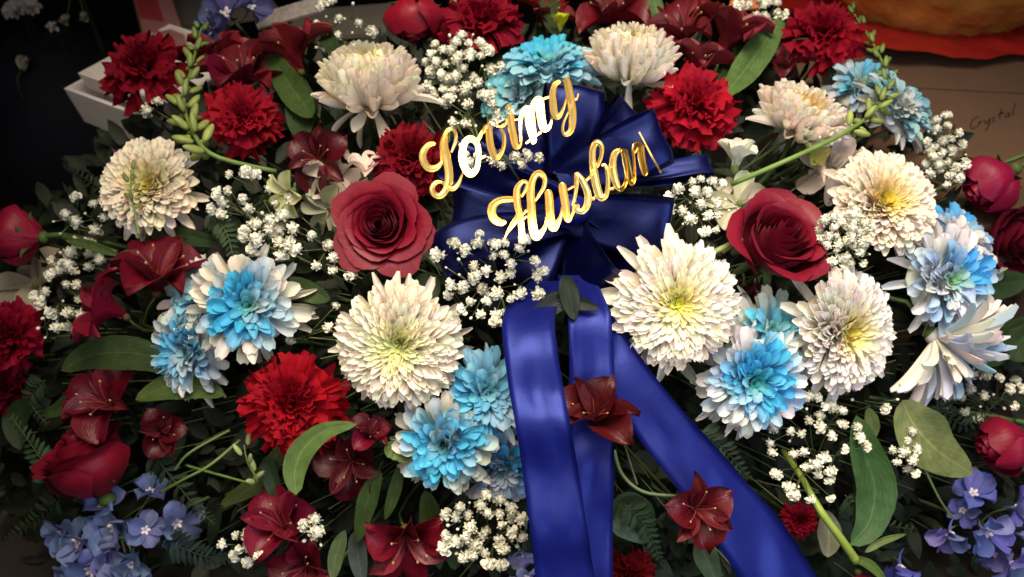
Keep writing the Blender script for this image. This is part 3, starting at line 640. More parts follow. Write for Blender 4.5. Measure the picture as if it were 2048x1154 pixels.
bud_stem([(488, 890), (495, 925), (512, 965), (440, 950), (370, 930)], 'pale green bud sprig right of the small dark lily at lower left', 6, 15, 15, (-.01, -.01, 0, .01, .03), spread=.55, rs=.0016, colr=((.30, .36, .14), (.34, .40, .16)))
WP = [petal('petal', M['mum'], 7, 5, lambda u: (.35 + .65 * math.sin(min(1, u * 1.2) * PI / 2)) * math.sqrt(max(0, 1 - max(0, (u - .5) / .51) ** 2.1)), curl=-.5 - .4 * s, curl2=.2, cup=.6, ruffle=.04, seed=400 + s) for s in range(3)]
def freesia(px, py, Rpx, n, label, col, npet=6, el=48, dz=0., name='white_freesia', roll=0., d=None):
    d = (d if d else D(px, py)) + dz; S = Rpx * d / FOC; rr = random.Random(px)
    root = thing(name, label, 'flower', rootm(P(px, py, d), n, roll))
    for k in range(npet):
        obj('petal', WP[k % 3], root, xf(k * 2 * PI / npet + rr.uniform(-.15, .15), rad(el + rr.uniform(-10, 10)), Vector((.06 * S, 0, -.3 * S)), (S * 1.2, S * .8, S * 1.2), rr.uniform(-.2, .2)), tuple(c * rr.uniform(.9, 1.05) for c in col))
    obj('calyx', mumcore, root, Matrix.Translation((0, 0, -.4 * S)) @ Matrix.Diagonal((.18 * S, .18 * S, .35 * S, 1)), (.14, .2, .06))
    add_stem(root, S, .0016, start=.6 * S)
freesia(1472, 318, 50, (.05, .9, .4), 'small white freesia bloom between red carnation and green bud stem', (.66, .68, .60), el=70)
freesia(572, 388, 42, (-.5, -.4, .7), 'pale yellow green freesia bloom left of the open rose', (.58, .62, .30), el=35, npet=5)
freesia(668, 350, 55, (.3, .4, .8), 'pinkish white bloom wedged behind the open rose and dark lily', (.62, .55, .48), el=30, dz=.03)
freesia(650, 420, 55, (-.5, -.3, .7), 'grey green white bloom peeking out left of the open rose', (.36, .38, .28), el=25, dz=.035)
freesia(728, 335, 40, (.1, .7, .6), 'three rounded pinkish white petals above the open rose', (.74, .60, .56), el=50, dz=.015, npet=5)
freesia(1620, 300, 40, (.5, -.4, .7), 'yellowish green bud opening under the right bud stem', (.50, .52, .16), el=70, npet=5, dz=.0)
freesia(1665, 345, 60, (-.2, -.4, .8), 'white curling bloom under the upper right chrysanthemum', (.66, .62, .58), el=15, npet=5, dz=.02)
freesia(1475, 400, 55, (-.4, .4, .7), 'cream bloom hidden behind the half open rose', (.55, .54, .42), el=35, npet=6, dz=.03)
freesia(1122, 48, 26, (.1, .9, .3), 'bright yellow green bud at the top edge', (.55, .60, .03), el=72, npet=5, dz=.0)
freesia(1420, 30, 26, (.3, .6, .6), 'tiny pinkish white bloom between the two top lilies', (.66, .50, .50), el=50, npet=5, dz=-.01)
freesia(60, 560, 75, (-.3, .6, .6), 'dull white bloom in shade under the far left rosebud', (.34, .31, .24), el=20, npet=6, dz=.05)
freesia(1985, 560, 40, (.6, -.5, .5), 'thin white petal showing among dark leaves at right', (.40, .40, .36), el=20, npet=3, dz=.03)

# ------------------------------------------------------------------ leaves
def leaf(path, wpx, label, col=(.07, .13, .035), dz0=0.0, dzs=None, fold=.25, roll=0., pw=1.0, name='green_leaf', nu=14, base=.0, tipw=.0):
    n = len(path); dzs = dzs or [0] * n
    pts = smooth_path([(*P(x, y, D(x, y) + dz0 + dz),) for (x, y), dz in zip(path, dzs)], nu)
    c = Vector(pts[nu // 2]); d = (c - CAM).dot(F); W = wpx * d / FOC
    V = []; UV = []; FF = []; nv = 7
    for i, p in enumerate(pts):
        p = Vector(p); t = (Vector(pts[min(nu - 1, i + 1)]) - Vector(pts[max(0, i - 1)])).normalized()
        side = t.cross(N).normalized(); side = Matrix.Rotation(roll, 3, t) @ side; nr = side.cross(t)
        u = i / (nu - 1); ww = W * (1 + .10 * noise.noise(Vector((u * 5, path[0][0] * .1, 0)))) * max(base if i == 0 else tipw, math.sin(PI * min(1, max(0, u)) ** pw) ** .75)
        for j in range(nv):
            v = j / (nv - 1) * 2 - 1
            q = p + side * (v * ww) + nr * (-fold * (1 - abs(v)) * ww + .10 * ww * math.sin(8 * u + 3 * v + path[0][0]) * abs(v))
            V.append(tuple(q - c)); UV.append((u, v * .5 + .5))
    for i in range(nu - 1):
        for j in range(nv - 1):
            k = i * nv + j; FF.append((k, k + 1, k + nv + 1, k + nv))
    o = obj(name, mesh_from(name, V, FF, UV, True, M['leaf']), None, Matrix.Translation(c), col)
    tagm(o, label, 'leaf')
    return o
G1 = (.028, .055, .018); G2 = (.045, .085, .022); G3 = (.12, .20, .04); G4 = (.20, .27, .07); G5 = (.03, .06, .022)
leaf([(535, 95), (565, 150), (600, 200), (625, 235)], 30, 'long dark blade leaf between the top left lilies and the creamy bloom', G2, .01)
leaf([(598, 160), (600, 215), (605, 280)], 32, 'broad dark leaf under the creamy white bloom at upper left', G1, .03)
leaf([(630, 52), (655, 78), (680, 118)], 17, 'small dark pointed leaf beside the top baby breath', G1, .0)
leaf([(1572, 30), (1530, 85), (1490, 140), (1445, 195)], 30, 'long smooth green leaf slanting up right beside the mauve lily', (.085, .16, .045), -.005, fold=.1)
leaf([(1560, 22), (1500, 80), (1462, 140), (1420, 185)], 16, 'narrow dark leaf on the left flank of the long slanting leaf', G1, .015)
leaf([(1300, -20), (1312, 10), (1315, 55)], 15, 'upright green blade at the top edge left of the streaked lily', (.10, .18, .07), .02)
leaf([(1085, -20), (1105, 25), (1115, 75)], 24, 'dark green blade at the top edge beside the yellow bud', G1, .02)
leaf([(960, 60), (985, 95), (1000, 130)], 40, 'broad dim leaf under the top edge carnation', G1, .04)
leaf([(122, 742), (175, 712), (240, 705), (300, 715), (340, 745)], 36, 'big oval dark green leaf at left below the pale blue bloom', (.045, .075, .025), .0, fold=.12)
leaf([(270, 800), (330, 775), (390, 772), (450, 790)], 28, 'mid green leaf under the drooping white petals at left', (.10, .16, .04), .01, fold=.12)
leaf([(592, 990), (588, 945), (605, 900), (650, 862), (715, 848)], 26, 'bright green leaf curving over beside the bright red carnation', (.13, .22, .06), -.035, pw=.8)
leaf([(775, 915), (790, 900), (815, 925)], 20, 'small rounded green leaf below the big white bloom', (.12, .19, .05), -.01)
leaf([(560, 1020), (540, 950), (530, 915)], 18, 'dark blade leaf below the bright red carnation', G1, .02)
leaf([(440, 1010), (520, 960), (570, 880)], 20, 'slanting olive blade behind the pale bud sprig', (.07, .10, .03), .03)
leaf([(715, 1085), (735, 1000), (760, 940)], 20, 'tall dark blade between two shadowed lilies, bottom centre left', G2, .01)
leaf([(770, 1040), (790, 980), (800, 930)], 13, 'thin olive blade right of the tall dark blade', G2, .02)
leaf([(880, 1140), (865, 1050), (850, 980)], 24, 'dark blade leaf behind the wine red lily at bottom', G2, .02)
leaf([(665, 1160), (672, 1110), (690, 1060)], 16, 'pale green strap leaf at the bottom edge between the lilies', (.12, .18, .08), -.01)
leaf([(725, 1170), (715, 1110), (712, 1060)], 20, 'blue grey strap leaf at the bottom edge', (.09, .12, .11), .02)
leaf([(910, 1140), (900, 1090), (845, 1030)], 22, 'dim leaf right of the wine red lily', G1, .03)
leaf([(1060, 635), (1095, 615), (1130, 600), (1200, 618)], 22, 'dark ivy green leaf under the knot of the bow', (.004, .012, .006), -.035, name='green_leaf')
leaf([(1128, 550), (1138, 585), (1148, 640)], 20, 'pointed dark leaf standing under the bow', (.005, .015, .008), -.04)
leaf([(1805, 800), (1830, 850), (1880, 905), (1945, 948)], 52, 'large flat olive green leaf at lower right', (.22, .27, .09), -.01, fold=.08)
leaf([(1712, 830), (1730, 900), (1755, 980), (1740, 1050), (1700, 1090)], 42, 'big glossy dark green leaf hanging at lower right', (.05, .12, .03), -.015, fold=.3)
leaf([(1735, 815), (1745, 850), (1740, 885)], 15, 'small leaf tucked behind the glossy hanging leaf', (.10, .15, .04), .01)
leaf([(1225, 1000), (1260, 1030), (1300, 1085)], 45, 'toothed dark green rose leaf between middle and right ribbon tails', (.05, .10, .045), .01)
leaf([(1395, 1080), (1415, 1120), (1435, 1170)], 24, 'green strap leaf at the bottom edge under the spiky red lily', (.09, .14, .07), .0)
leaf([(1900, 430), (1960, 560), (2060, 560)], 38, 'dark leaf at the right edge beside the vivid blue bloom', G5, .04)
leaf([(1900, 700), (1990, 690), (2080, 640)], 40, 'dim broad leaf at the right edge below the fanned bloom', G5, .03)
leaf([(2020, 720), (2040, 690), (2080, 650)], 34, 'dark green leaf at the right edge above the red rosebud', G1, .01)
leaf([(860, 470), (885, 480), (915, 500)], 22, 'small dark leaf between the open rose and the bow', (.03, .07, .035), .0)
leaf([(865, 545), (850, 580), (830, 620)], 30, 'dim leaf between the open rose and the clump of fillers', G1, .02)
leaf([(560, 560), (610, 580), (660, 600)], 22, 'dim small leaf above the big white bloom', G2, .02)
leaf([(130, 480), (180, 490), (240, 512)], 10, 'thick green stem like leaf behind the far left rosebud', (.08, .13, .04), -.01)
leaf([(280, 500), (340, 470), (450, 490)], 20, 'dim leaf behind the wide dark lily at left', G1, .03)
leaf([(1730, 1105), (1760, 1085), (1812, 1068)], 8, 'thin sepal like leaf above the hanging rosebud', (.14, .20, .06), -.02)
leaf([(1700, 1112), (1740, 1130), (1775, 1165)], 10, 'narrow bright sepal leaf on the hanging rosebud', (.12, .2, .04), -.02)
leaf([(1655, 1115), (1660, 1070), (1650, 1020)], 24, 'pale grey green leaf behind the arched stem at lower right', (.22, .24, .16), .01)
leaf([(80, 830), (120, 815), (150, 770)], 14, 'dim leaf between the left edge carnation and the deep red lily', G2, .02)
leaf([(40, 900), (30, 840), (60, 800)], 26, 'dark leaf at the left edge under the small carnation', G1, .03)
leaf([(1345, 700), (1365, 730), (1400, 770)], 12, 'grey green thin leaf beside the right ribbon tail', (.16, .18, .12), .0)
# arched rose stem
sp = smooth_path([tuple(P(x, y, D(x, y) + dz)) for x, y, dz in ((1565, 900, .06), (1600, 950, .02), (1640, 1020, -.02), (1680, 1075, -.03), (1712, 1122, -.03))], 20); V = []; FF = []
c = Vector(sp[10]); tube_data([Vector(p) - c for p in sp], .0028, .0048, 8, V, FF)
tagm(obj('rose_stem', mesh_from('rose_stem', V, FF, None, True, M['stem']), None, Matrix.Translation(c), (.26, .36, .06)), 'arched yellow green stem carrying the hanging rosebud', 'stem')
def loose_stem(pts, r, label, col):
    sp = smooth_path([tuple(P(x, y, D(x, y) + dz)) for x, y, dz in pts], 18); V = []; FF = []
    c = Vector(sp[9]); tube_data([Vector(p) - c for p in sp], r, r * .8, 6, V, FF)
    tagm(obj('flower_stem', mesh_from('flower_stem', V, FF, None, True, M['stem']), None, Matrix.Translation(c), col), label, 'stem')
loose_stem([(1228, 900, -.01), (1245, 950, -.02), (1290, 985, -.035), (1370, 992, -.05)], .0022, 'grey green stem leading to the spiky red lily', (.10, .15, .07))
loose_stem([(1250, 890, 0), (1262, 930, -.01), (1275, 970, -.02)], .0014, 'short thin stem branching beside the middle ribbon tail', (.09, .13, .06))
loose_stem([(1290, 860, .0), (1330, 940, -.02), (1362, 985, -.04)], .0011, 'fine straight stem along the edge of the right ribbon tail', (.12, .13, .07))
loose_stem([(480, 880, .03), (420, 930, .0), (365, 960, -.01), (320, 985, .0)], .0017, 'forked green stem above the lower left delphinium', (.13, .19, .05))
loose_stem([(460, 860, .03), (380, 905, .0), (350, 940, -.005)], .0015, 'upper thin stem crossing toward the small dark lily', (.11, .17, .05))
loose_stem([(1850, 940, .0), (1880, 1000, .0), (1905, 1035, .0)], .0014, 'thin green stem running to the right delphinium', (.12, .17, .07))
loose_stem([(105, 470, .03), (160, 480, .0), (235, 505, .02)], .003, 'thick green stem of the far left rosebud', (.08, .13, .04))
loose_stem([(1375, 530, .0), (1480, 480, .0), (1445, 505, .03)], .003, 'short green stem between the yellow hearted bloom and half open rose', (.22, .26, .09))

# fern fronds, each leaflet its own piece
FL = petal('leaflet', M['leaf'], 5, 3, lambda u: math.sin(PI * min(1, u * .93 + .07)) ** .8, curl=-.4, cup=.3, asp=.5, seed=77)
def frond(path, L, label, col, nl=13, dz=0.):
    pts = [Vector(p) for p in smooth_path([tuple(P(x, y, D(x, y) + dz + k * .004)) for k, (x, y) in enumerate(path)], nl + 2)]
    root = thing('fern_frond', label, 'fern', Matrix.Translation(pts[0]), 'fern fronds'); inv = root.matrix_world.inverted(); V = []; FF = []
    tube_data([inv @ p for p in pts], .0008, .0006, 4, V, FF); obj('stem', mesh_from('stem', V, FF, None, True, M['stem']), root, color=col)
    rr = random.Random(int(path[0][0]))
    for i in range(1, nl + 1):
        t = (pts[i + 1] - pts[i - 1]).normalized(); u = i / nl; Lp = L * (1 - u * .75) * .9 / FOC
        for s in (-1, 1):
            sd = (t.cross(N) * s).normalized(); ax = (sd * .85 + t * .5 + N * rr.uniform(-.2, .35)).normalized()
            z = (N - ax * N.dot(ax)).normalized(); y = z.cross(ax); m = Matrix((ax, y, z)).transposed().to_4x4(); m.translation = pts[i]
            obj('leaflet', FL, root, inv @ m @ Matrix.Diagonal((Lp, Lp * .32, Lp, 1)), tuple(c * rr.uniform(.75, 1.2) for c in col))
GF = (.018, .038, .014)
frond([(235, 400), (190, 370), (135, 335)], 40, 'fern frond poking out left of the far left white bloom', GF)
frond([(110, 960), (70, 900), (20, 830)], 52, 'fern frond at the lower left edge', (.04, .085, .035))
frond([(120, 1000), (70, 1040), (10, 1080)], 48, 'fern frond pointing to the lower left corner', GF)
frond([(330, 1080), (400, 1110), (470, 1120)], 50, 'bluish fern frond right of the lower left delphinium', (.008, .024, .022))
frond([(1250, 1010), (1290, 1050), (1320, 1120)], 48, 'fern frond between the middle and right ribbon tails', (.03, .07, .03))
frond([(1690, 990), (1740, 1040), (1830, 1060)], 45, 'fern frond right of the glossy hanging leaf', GF)
frond([(420, 420), (455, 470), (470, 540)], 42, 'fern frond left of the cream fillers', (.04, .08, .03))
frond([(830, 620), (880, 650), (940, 680)], 42, 'fern frond right of the big white bloom', GF)
frond([(1400, 860), (1450, 900), (1500, 960)], 46, 'fern frond under the drooping white petals at lower right', GF)
frond([(1870, 800), (1930, 850), (2000, 800)], 40, 'fern frond above the red rosebud at the right edge', GF)
frond([(1200, 610), (1230, 650), (1250, 700)], 40, 'fern frond between the middle ribbon tail and the yellow hearted bloom', (.025, .06, .03))
frond([(90, 760), (60, 800), (95, 850)], 42, 'fern frond between the left carnations and lower left rose', GF)
frond([(300, 900), (380, 1000), (430, 1050)], 44, 'fern frond behind the forked stem', GF)

# dark filler greenery in the depth of the arrangement
def greenery():
    rr = random.Random(11); V = []; FF = []; UV = []; CI = []
    sp = spine(0, -.7)
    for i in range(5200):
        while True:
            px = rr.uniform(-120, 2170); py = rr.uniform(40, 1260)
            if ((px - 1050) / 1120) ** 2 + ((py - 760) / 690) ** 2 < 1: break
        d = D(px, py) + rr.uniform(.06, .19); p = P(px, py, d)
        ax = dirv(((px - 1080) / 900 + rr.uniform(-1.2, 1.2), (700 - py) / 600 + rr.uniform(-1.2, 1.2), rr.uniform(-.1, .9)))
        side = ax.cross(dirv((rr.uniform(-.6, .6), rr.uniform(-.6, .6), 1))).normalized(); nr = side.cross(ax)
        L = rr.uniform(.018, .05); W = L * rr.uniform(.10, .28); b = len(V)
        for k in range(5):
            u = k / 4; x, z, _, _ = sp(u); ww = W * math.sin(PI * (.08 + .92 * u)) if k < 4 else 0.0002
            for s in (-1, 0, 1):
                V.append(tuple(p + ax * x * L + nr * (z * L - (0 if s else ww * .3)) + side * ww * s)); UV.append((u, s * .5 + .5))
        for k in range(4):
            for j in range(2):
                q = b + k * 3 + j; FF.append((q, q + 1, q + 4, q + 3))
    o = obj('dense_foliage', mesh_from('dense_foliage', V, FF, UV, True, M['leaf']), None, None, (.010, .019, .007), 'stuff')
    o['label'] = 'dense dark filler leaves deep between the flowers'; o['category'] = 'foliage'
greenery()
def fine_stems():
    rr = random.Random(12); V = []; FF = []
    for i in range(230):
        while True:
            px = rr.uniform(-60, 2100); py = rr.uniform(60, 1180)
            if ((px - 1050) / 1060) ** 2 + ((py - 760) / 650) ** 2 < 1: break
        d = D(px, py); a = P(px, py, d + rr.uniform(.02, .05)); b = a.lerp(CORE, rr.uniform(.35, .6)) + Vector([rr.uniform(-.03, .03) for _ in range(3)])
        tube_data([Vector(q) for q in smooth_path([tuple(a), tuple((a + b) / 2 + Vector([rr.uniform(-.012, .012) for _ in range(3)])), tuple(b)], 5)], .0006, .0012, 3, V, FF)
    o = obj('thin_stem_tangle', mesh_from('thin_stem_tangle', V, FF, None, True, M['thin_stem']), None, None, None, 'stuff')
    o['label'] = 'tangle of thin green stems between the flowers'; o['category'] = 'stems'
fine_stems()
# foam the stems are stuck into, standing on a low pot
V, FF = ellipsoid(.40, .28, .20, 14, 24)
m_foam = plain_mat('floral_foam', (.012, .03, .014), rough=.9, nscale=40)
fo = obj('floral_foam', mesh_from('floral_foam', V, FF, None, True, m_foam), None, Matrix.Translation(P(1060, 800, 1.30) + Vector((0, .03, 0))))
tagm(fo, 'dark green floral foam hidden behind the flowers', 'foam')

# ------------------------------------------------------------------ blue satin ribbon
def satin():
    m, nt, out = newmat('blue_satin'); L = nt.links.new
    uv = node(nt, 'ShaderNodeUVMap'); mp = node(nt, 'ShaderNodeMapping'); L(uv.outputs[0], mp.inputs[0]); mp.inputs['Scale'].default_value = (900, 12, 1)
    nz = node(nt, 'ShaderNodeTexNoise'); L(mp.outputs[0], nz.inputs['Vector']); nz.inputs['Scale'].default_value = 1; nz.inputs['Detail'].default_value = 2
    oi = node(nt, 'ShaderNodeObjectInfo')
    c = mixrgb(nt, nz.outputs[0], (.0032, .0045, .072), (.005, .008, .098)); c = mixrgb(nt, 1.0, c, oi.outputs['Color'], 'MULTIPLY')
    bs = node(nt, 'ShaderNodeBsdfPrincipled'); L(c, bs.inputs['Base Color']); bs.inputs['Roughness'].default_value = .40
    bs.inputs['Specular IOR Level'].default_value = .62; bs.inputs['Specular Tint'].default_value = (.20, .28, 1, 1)
    bs.inputs['Anisotropic'].default_value = .5
    bs.inputs['Sheen Weight'].default_value = .12; bs.inputs['Sheen Roughness'].default_value = .3; bs.inputs['Sheen Tint'].default_value = (.12, .14, .8, 1)
    bp = node(nt, 'ShaderNodeBump'); bp.inputs['Strength'].default_value = .12; bp.inputs['Distance'].default_value = .0006; L(nz.outputs[0], bp.inputs['Height'])
    g = node(nt, 'ShaderNodeNewGeometry'); n2 = node(nt, 'ShaderNodeTexNoise'); L(g.outputs['Position'], n2.inputs['Vector']); n2.inputs['Scale'].default_value = 38; n2.inputs['Detail'].default_value = 3; n2.inputs['Distortion'].default_value = .6
    b2 = node(nt, 'ShaderNodeBump'); b2.inputs['Strength'].default_value = .16; b2.inputs['Distance'].default_value = .003; L(n2.outputs[0], b2.inputs['Height']); L(bp.outputs[0], b2.inputs['Normal']); L(b2.outputs[0], bs.inputs['Normal'])
    L(bs.outputs[0], out.inputs[0]); return m
M['satin'] = satin()
bow = thing('ribbon_bow', 'dark blue satin ribbon bow with three long tails in the middle of the flowers', 'ribbon bow', Matrix.Translation(P(1140, 470, .885)))
bow_inv = bow.matrix_world.inverted()
def strip(name, cpts, wdirs, nseg=48, nv=9, cupz=0.0, label=None, tone=(1, 1, 1)):
    """cpts: list of Vector centre points, wdirs: half width vectors"""
    pts = smooth_path([(*c, *w_) for c, w_ in zip(cpts, wdirs)], nseg)
    V = []; UV = []; FF = []; ln = 0; prev = None
    for i, p in enumerate(pts):
        c = Vector(p[:3]); wv = Vector(p[3:]); 
        if prev is not None: ln += (c - prev).length
        prev = c; t = Vector(pts[min(nseg - 1, i + 1)][:3]) - Vector(pts[max(0, i - 1)][:3]); nr = wv.cross(t).normalized()
        for j in range(nv):
            v = j / (nv - 1) * 2 - 1
            wob = .0016 * noise.noise(Vector((ln * 26, v * 1.3, len(cpts) * 3.7 + cpts[0].x * 40))) * 2 + .0007 * math.sin(v * 5 + ln * 60)
            V.append(tuple(bow_inv @ (c + wv * v * (1 + .012 * noise.noise(Vector((ln * 40, 3, v)))) + nr * (cupz * (1 - v * v) + wob)))); UV.append((ln * 10, v * .5 + .5))
    for i in range(nseg - 1):
        for j in range(nv - 1):
            k = i * nv + j; FF.append((k, k + 1, k + nv + 1, k + nv))
    # give the cloth its thickness: a second layer and side edges
    nV = len(V); th = .0004; me0 = mesh_from('tmp', V, FF); me0.update()
    nrm = [tuple(vv.normal) for vv in me0.vertices]; bpy.data.meshes.remove(me0)
    V2 = [tuple(a - b * th for a, b in zip(p, q)) for p, q in zip(V, nrm)]
    F2 = [tuple(nV + k for k in reversed(f)) for f in FF]; E = []
    for i in range(nseg - 1):
        for j in (0, nv - 1):
            a = i * nv + j; b = (i + 1) * nv + j; E.append((a, b, nV + b, nV + a))
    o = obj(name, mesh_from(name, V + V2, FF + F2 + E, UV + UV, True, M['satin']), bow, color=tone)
    if label: o['label'] = label
    return o
def tail(path, label=None, tilt=None):
    cp = []; wd = []
    for k, (x, y, d, wpx, ang, tz) in enumerate(path):
        cp.append(P(x, y, d)); W = wpx / 2 * d / FOC
        wd.append(((R * math.cos(rad(ang)) + U * math.sin(rad(ang))).normalized() + N * tz) * W)
    return strip('ribbon_tail', cp, wd, 70, 9, .0012, label)
# (px, py, depth, width px, width direction angle, toward-camera tilt)
tail([(1112, 560, .885, 92, 0, .0), (1072, 600, .862, 98, 0, .1), (1057, 640, .838, 104, 0, .15), (1062, 705, .818, 108, 0, .1), (1073, 780, .812, 110, -2, .0), (1086, 850, .800, 112, -3, .05), (1102, 950, .808, 114, -4, .1), (1116, 1050, .800, 116, -4, .05), (1128, 1140, .806, 120, -4, .0), (1142, 1240, .81, 124, -4, .0)], 'leftmost broad ribbon tail, bright blue where the light hits')
tail([(1150, 550, .90, 70, 0, 0), (1170, 600, .87, 84, 0, 0), (1180, 650, .852, 88, 0, -.1), (1184, 730, .845, 90, 0, -.05), (1182, 830, .843, 92, 0, 0), (1182, 930, .832, 92, 0, .05), (1176, 1040, .835, 100, 0, .0), (1172, 1160, .83, 108, 0, 0), (1172, 1240, .83, 110, 0, 0)], 'middle ribbon tail partly under the left one')
tail([(1170, 600, .91, 60, 20, 0), (1210, 680, .875, 80, 28, 0), (1258, 760, .862, 92, 38, .1), (1318, 846, .858, 104, 43, .1), (1385, 925, .850, 112, 43, .0), (1448, 1005, .846, 122, 38, .0), (1515, 1090, .842, 134, 32, .05), (1580, 1200, .84, 140, 26, 0)], 'right ribbon tail slanting down to the right')
def loop(cx, cy, cd, ang, Lpx, wpx, gpx, roll, dep=0.0, label=None):
    """ang: direction in the picture plane; roll: how far the band's width turns toward the camera; dep: how far the tip comes forward (m)"""
    c = P(cx, cy, cd); out = R * math.cos(rad(ang)) + U * math.sin(rad(ang)); perp = -R * math.sin(rad(ang)) + U * math.cos(rad(ang))
    L = Lpx * cd / FOC; W = wpx / 2 * cd / FOC; g = gpx / 2 * cd / FOC
    out3 = (out + N * (dep / L)).normalized()
    wdir = perp * math.cos(rad(roll)) + N * math.sin(rad(roll)); wdir = (wdir - out3 * wdir.dot(out3)).normalized(); sep = out3.cross(wdir)
    cp = []; wd = []
    for k in range(13):
        t = k / 12; s = math.sin(PI * t)
        cp.append(c + out3 * (L * s ** .9 if s > 0 else 0) + sep * (g * math.sin(2 * PI * t)))
        wd.append(wdir * W * (.55 + .45 * min(1, s * 1.6)))
    return strip('ribbon_loop', cp, wd, 56, 9, .001, label, (.17, .14, .19))  # same satin as the tails, shade of the recessed bow put into its colour
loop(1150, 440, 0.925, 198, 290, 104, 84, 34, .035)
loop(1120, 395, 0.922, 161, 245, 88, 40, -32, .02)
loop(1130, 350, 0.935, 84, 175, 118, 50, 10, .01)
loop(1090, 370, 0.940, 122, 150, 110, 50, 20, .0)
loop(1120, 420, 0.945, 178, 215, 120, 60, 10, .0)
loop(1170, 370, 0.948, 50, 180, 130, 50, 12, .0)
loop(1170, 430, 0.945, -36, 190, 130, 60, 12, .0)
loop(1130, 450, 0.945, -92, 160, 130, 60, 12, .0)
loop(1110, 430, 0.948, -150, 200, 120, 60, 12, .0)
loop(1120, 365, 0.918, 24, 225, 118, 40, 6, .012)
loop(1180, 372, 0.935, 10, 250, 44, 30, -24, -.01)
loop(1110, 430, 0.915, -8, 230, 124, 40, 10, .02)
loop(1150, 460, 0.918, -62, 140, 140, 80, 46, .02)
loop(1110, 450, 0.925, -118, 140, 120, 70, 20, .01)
V, FF = ellipsoid(.020, .016, .014, 10, 14)
obj('ribbon_knot', mesh_from('ribbon_knot', V, FF, None, True, M['satin']), bow, bow_inv @ rootm(P(1140, 420, .905), (0, 0, 1)))

# ------------------------------------------------------------------ gold script letters
def gold():
    m, nt, out = newmat('gold_foil'); L = nt.links.new
    tc = node(nt, 'ShaderNodeTexCoord'); nz = node(nt, 'ShaderNodeTexNoise'); nz.inputs['Scale'].default_value = 180; nz.inputs['Detail'].default_value = 3; L(tc.outputs['Object'], nz.inputs['Vector'])
    bs = node(nt, 'ShaderNodeBsdfPrincipled'); bs.inputs['Base Color'].default_value = (.95, .66, .19, 1); bs.inputs['Metallic'].default_value = 1
    bs.inputs['Roughness'].default_value = .30
    bp = node(nt, 'ShaderNodeBump'); bp.inputs['Strength'].default_value = .25; bp.inputs['Distance'].default_value = .0006; L(nz.outputs[0], bp.inputs['Height']); L(bp.outputs[0], bs.inputs['Normal'])
    L(bs.outputs[0], out.inputs[0]); return m
M['gold'] = gold()
PROF = [(-1, 0), (-1, .75), (-.9, 1.0), (-.76, 1.0), (-.58, .50), (0, .40), (.58, .50), (.76, 1.0), (.9, 1.0), (1, .75), (1, 0)]
def stroke(path, org, s, wscale, dmap, k, V, FF, H=.0016, closed=False, pos=None):
    pts = [(org[0] + x / s, org[1] + y / s, w_ / s * wscale) for x, y, w_ in path]
    seg = max(10, len(pts) * 7); sm = smooth_path(pts, seg)
    b = len(V); np_ = len(PROF); lift = .00022 * k
    cum = [0.]
    for i in range(1, seg): cum.append(cum[-1] + math.hypot(sm[i][0] - sm[i - 1][0], sm[i][1] - sm[i - 1][1]))
    for i in range(seg):
        x, y, w_ = sm[i]; w_ = max(.6, w_)
        a = sm[max(0, i - 1)]; c = sm[min(seg - 1, i + 1)]; tx, ty = c[0] - a[0], c[1] - a[1]; ln = math.hypot(tx, ty) or 1; nx, ny = -ty / ln, tx / ln
        if not closed:
            e = min(cum[i], cum[-1] - cum[i]); 
            if e < w_: w_ = w_ * max(.12, math.sqrt(max(0, 1 - (1 - e / w_) ** 2)))
        for (q, h) in PROF:
            hh = h * H * min(1, w_ / 3.2) + lift
            px, py = x + nx * q * w_, y + ny * q * w_
            V.append((px, py, hh))
    for i in range(seg - 1):
        for j in range(np_ - 1):
            q = b + i * np_ + j; FF.append((q, q + 1, q + np_ + 1, q + np_))
        FF.append((b + i * np_ + np_ - 1, b + i * np_, b + (i + 1) * np_, b + (i + 1) * np_ + np_ - 1))
def word(name, label, letters, dmap, cpx):
    d0 = dmap(*cpx); root = thing(name, label, 'lettering', Matrix.Translation(P(*cpx, d0))); inv = root.matrix_world.inverted()
    for li, (strokes, org, s, lab) in enumerate(letters):
        V = []; FF = []
        for k, st in enumerate(strokes):
            cl = abs(st[0][0] - st[-1][0]) + abs(st[0][1] - st[-1][1]) < 2
            stroke(st, org, s, 1.06, dmap, k + (li % 2) * .5, V, FF, closed=cl)
        VV = []
        for (x, y, h) in V:
            d = dmap(x, y, li) if dmap.__code__.co_argcount > 2 else dmap(x, y)
            VV.append(tuple(inv @ (P(x, y, d) + N * h)))
        o = obj('letter', mesh_from('letter', VV, FF, None, False, M['gold']), root); o['label'] = lab
    return root
A = (830, 240); B = (980, 140); C_ = (960, 330); E_ = (1120, 250); s1 = 6.79; s4 = 6.07
Lst = [[(285, 325, 26), (190, 340, 38), (115, 440, 48), (115, 550, 50), (180, 650, 48), (280, 655, 42), (360, 580, 26), (400, 470, 12)],
       [(365, 560, 18), (360, 340, 22), (400, 220, 28), (450, 140, 28), (505, 125, 25), (555, 190, 22), (550, 300, 22), (490, 450, 13)],
       [(425, 190, 30), (400, 340, 48), (430, 500, 52), (455, 650, 56), (465, 790, 56), (430, 930, 48), (350, 1030, 42), (265, 1010, 38), (235, 925, 35), (290, 850, 28), (370, 850, 18), (420, 900, 16)],
       [(430, 920, 28), (520, 935, 32), (590, 870, 26), (632, 770, 16), (655, 690, 12)]]
ost = [[(650, 400, 46), (645, 520, 54), (680, 650, 50), (750, 730, 55), (830, 680, 38), (862, 560, 32), (862, 400, 35), (825, 300, 38), (750, 258, 46), (680, 305, 45), (650, 400, 46)],
       [(820, 300, 32), (870, 255, 26), (900, 190, 24), (935, 130, 20)], [(590, 340, 18), (640, 350, 14)], [(880, 525, 25), (975, 485, 12)]]
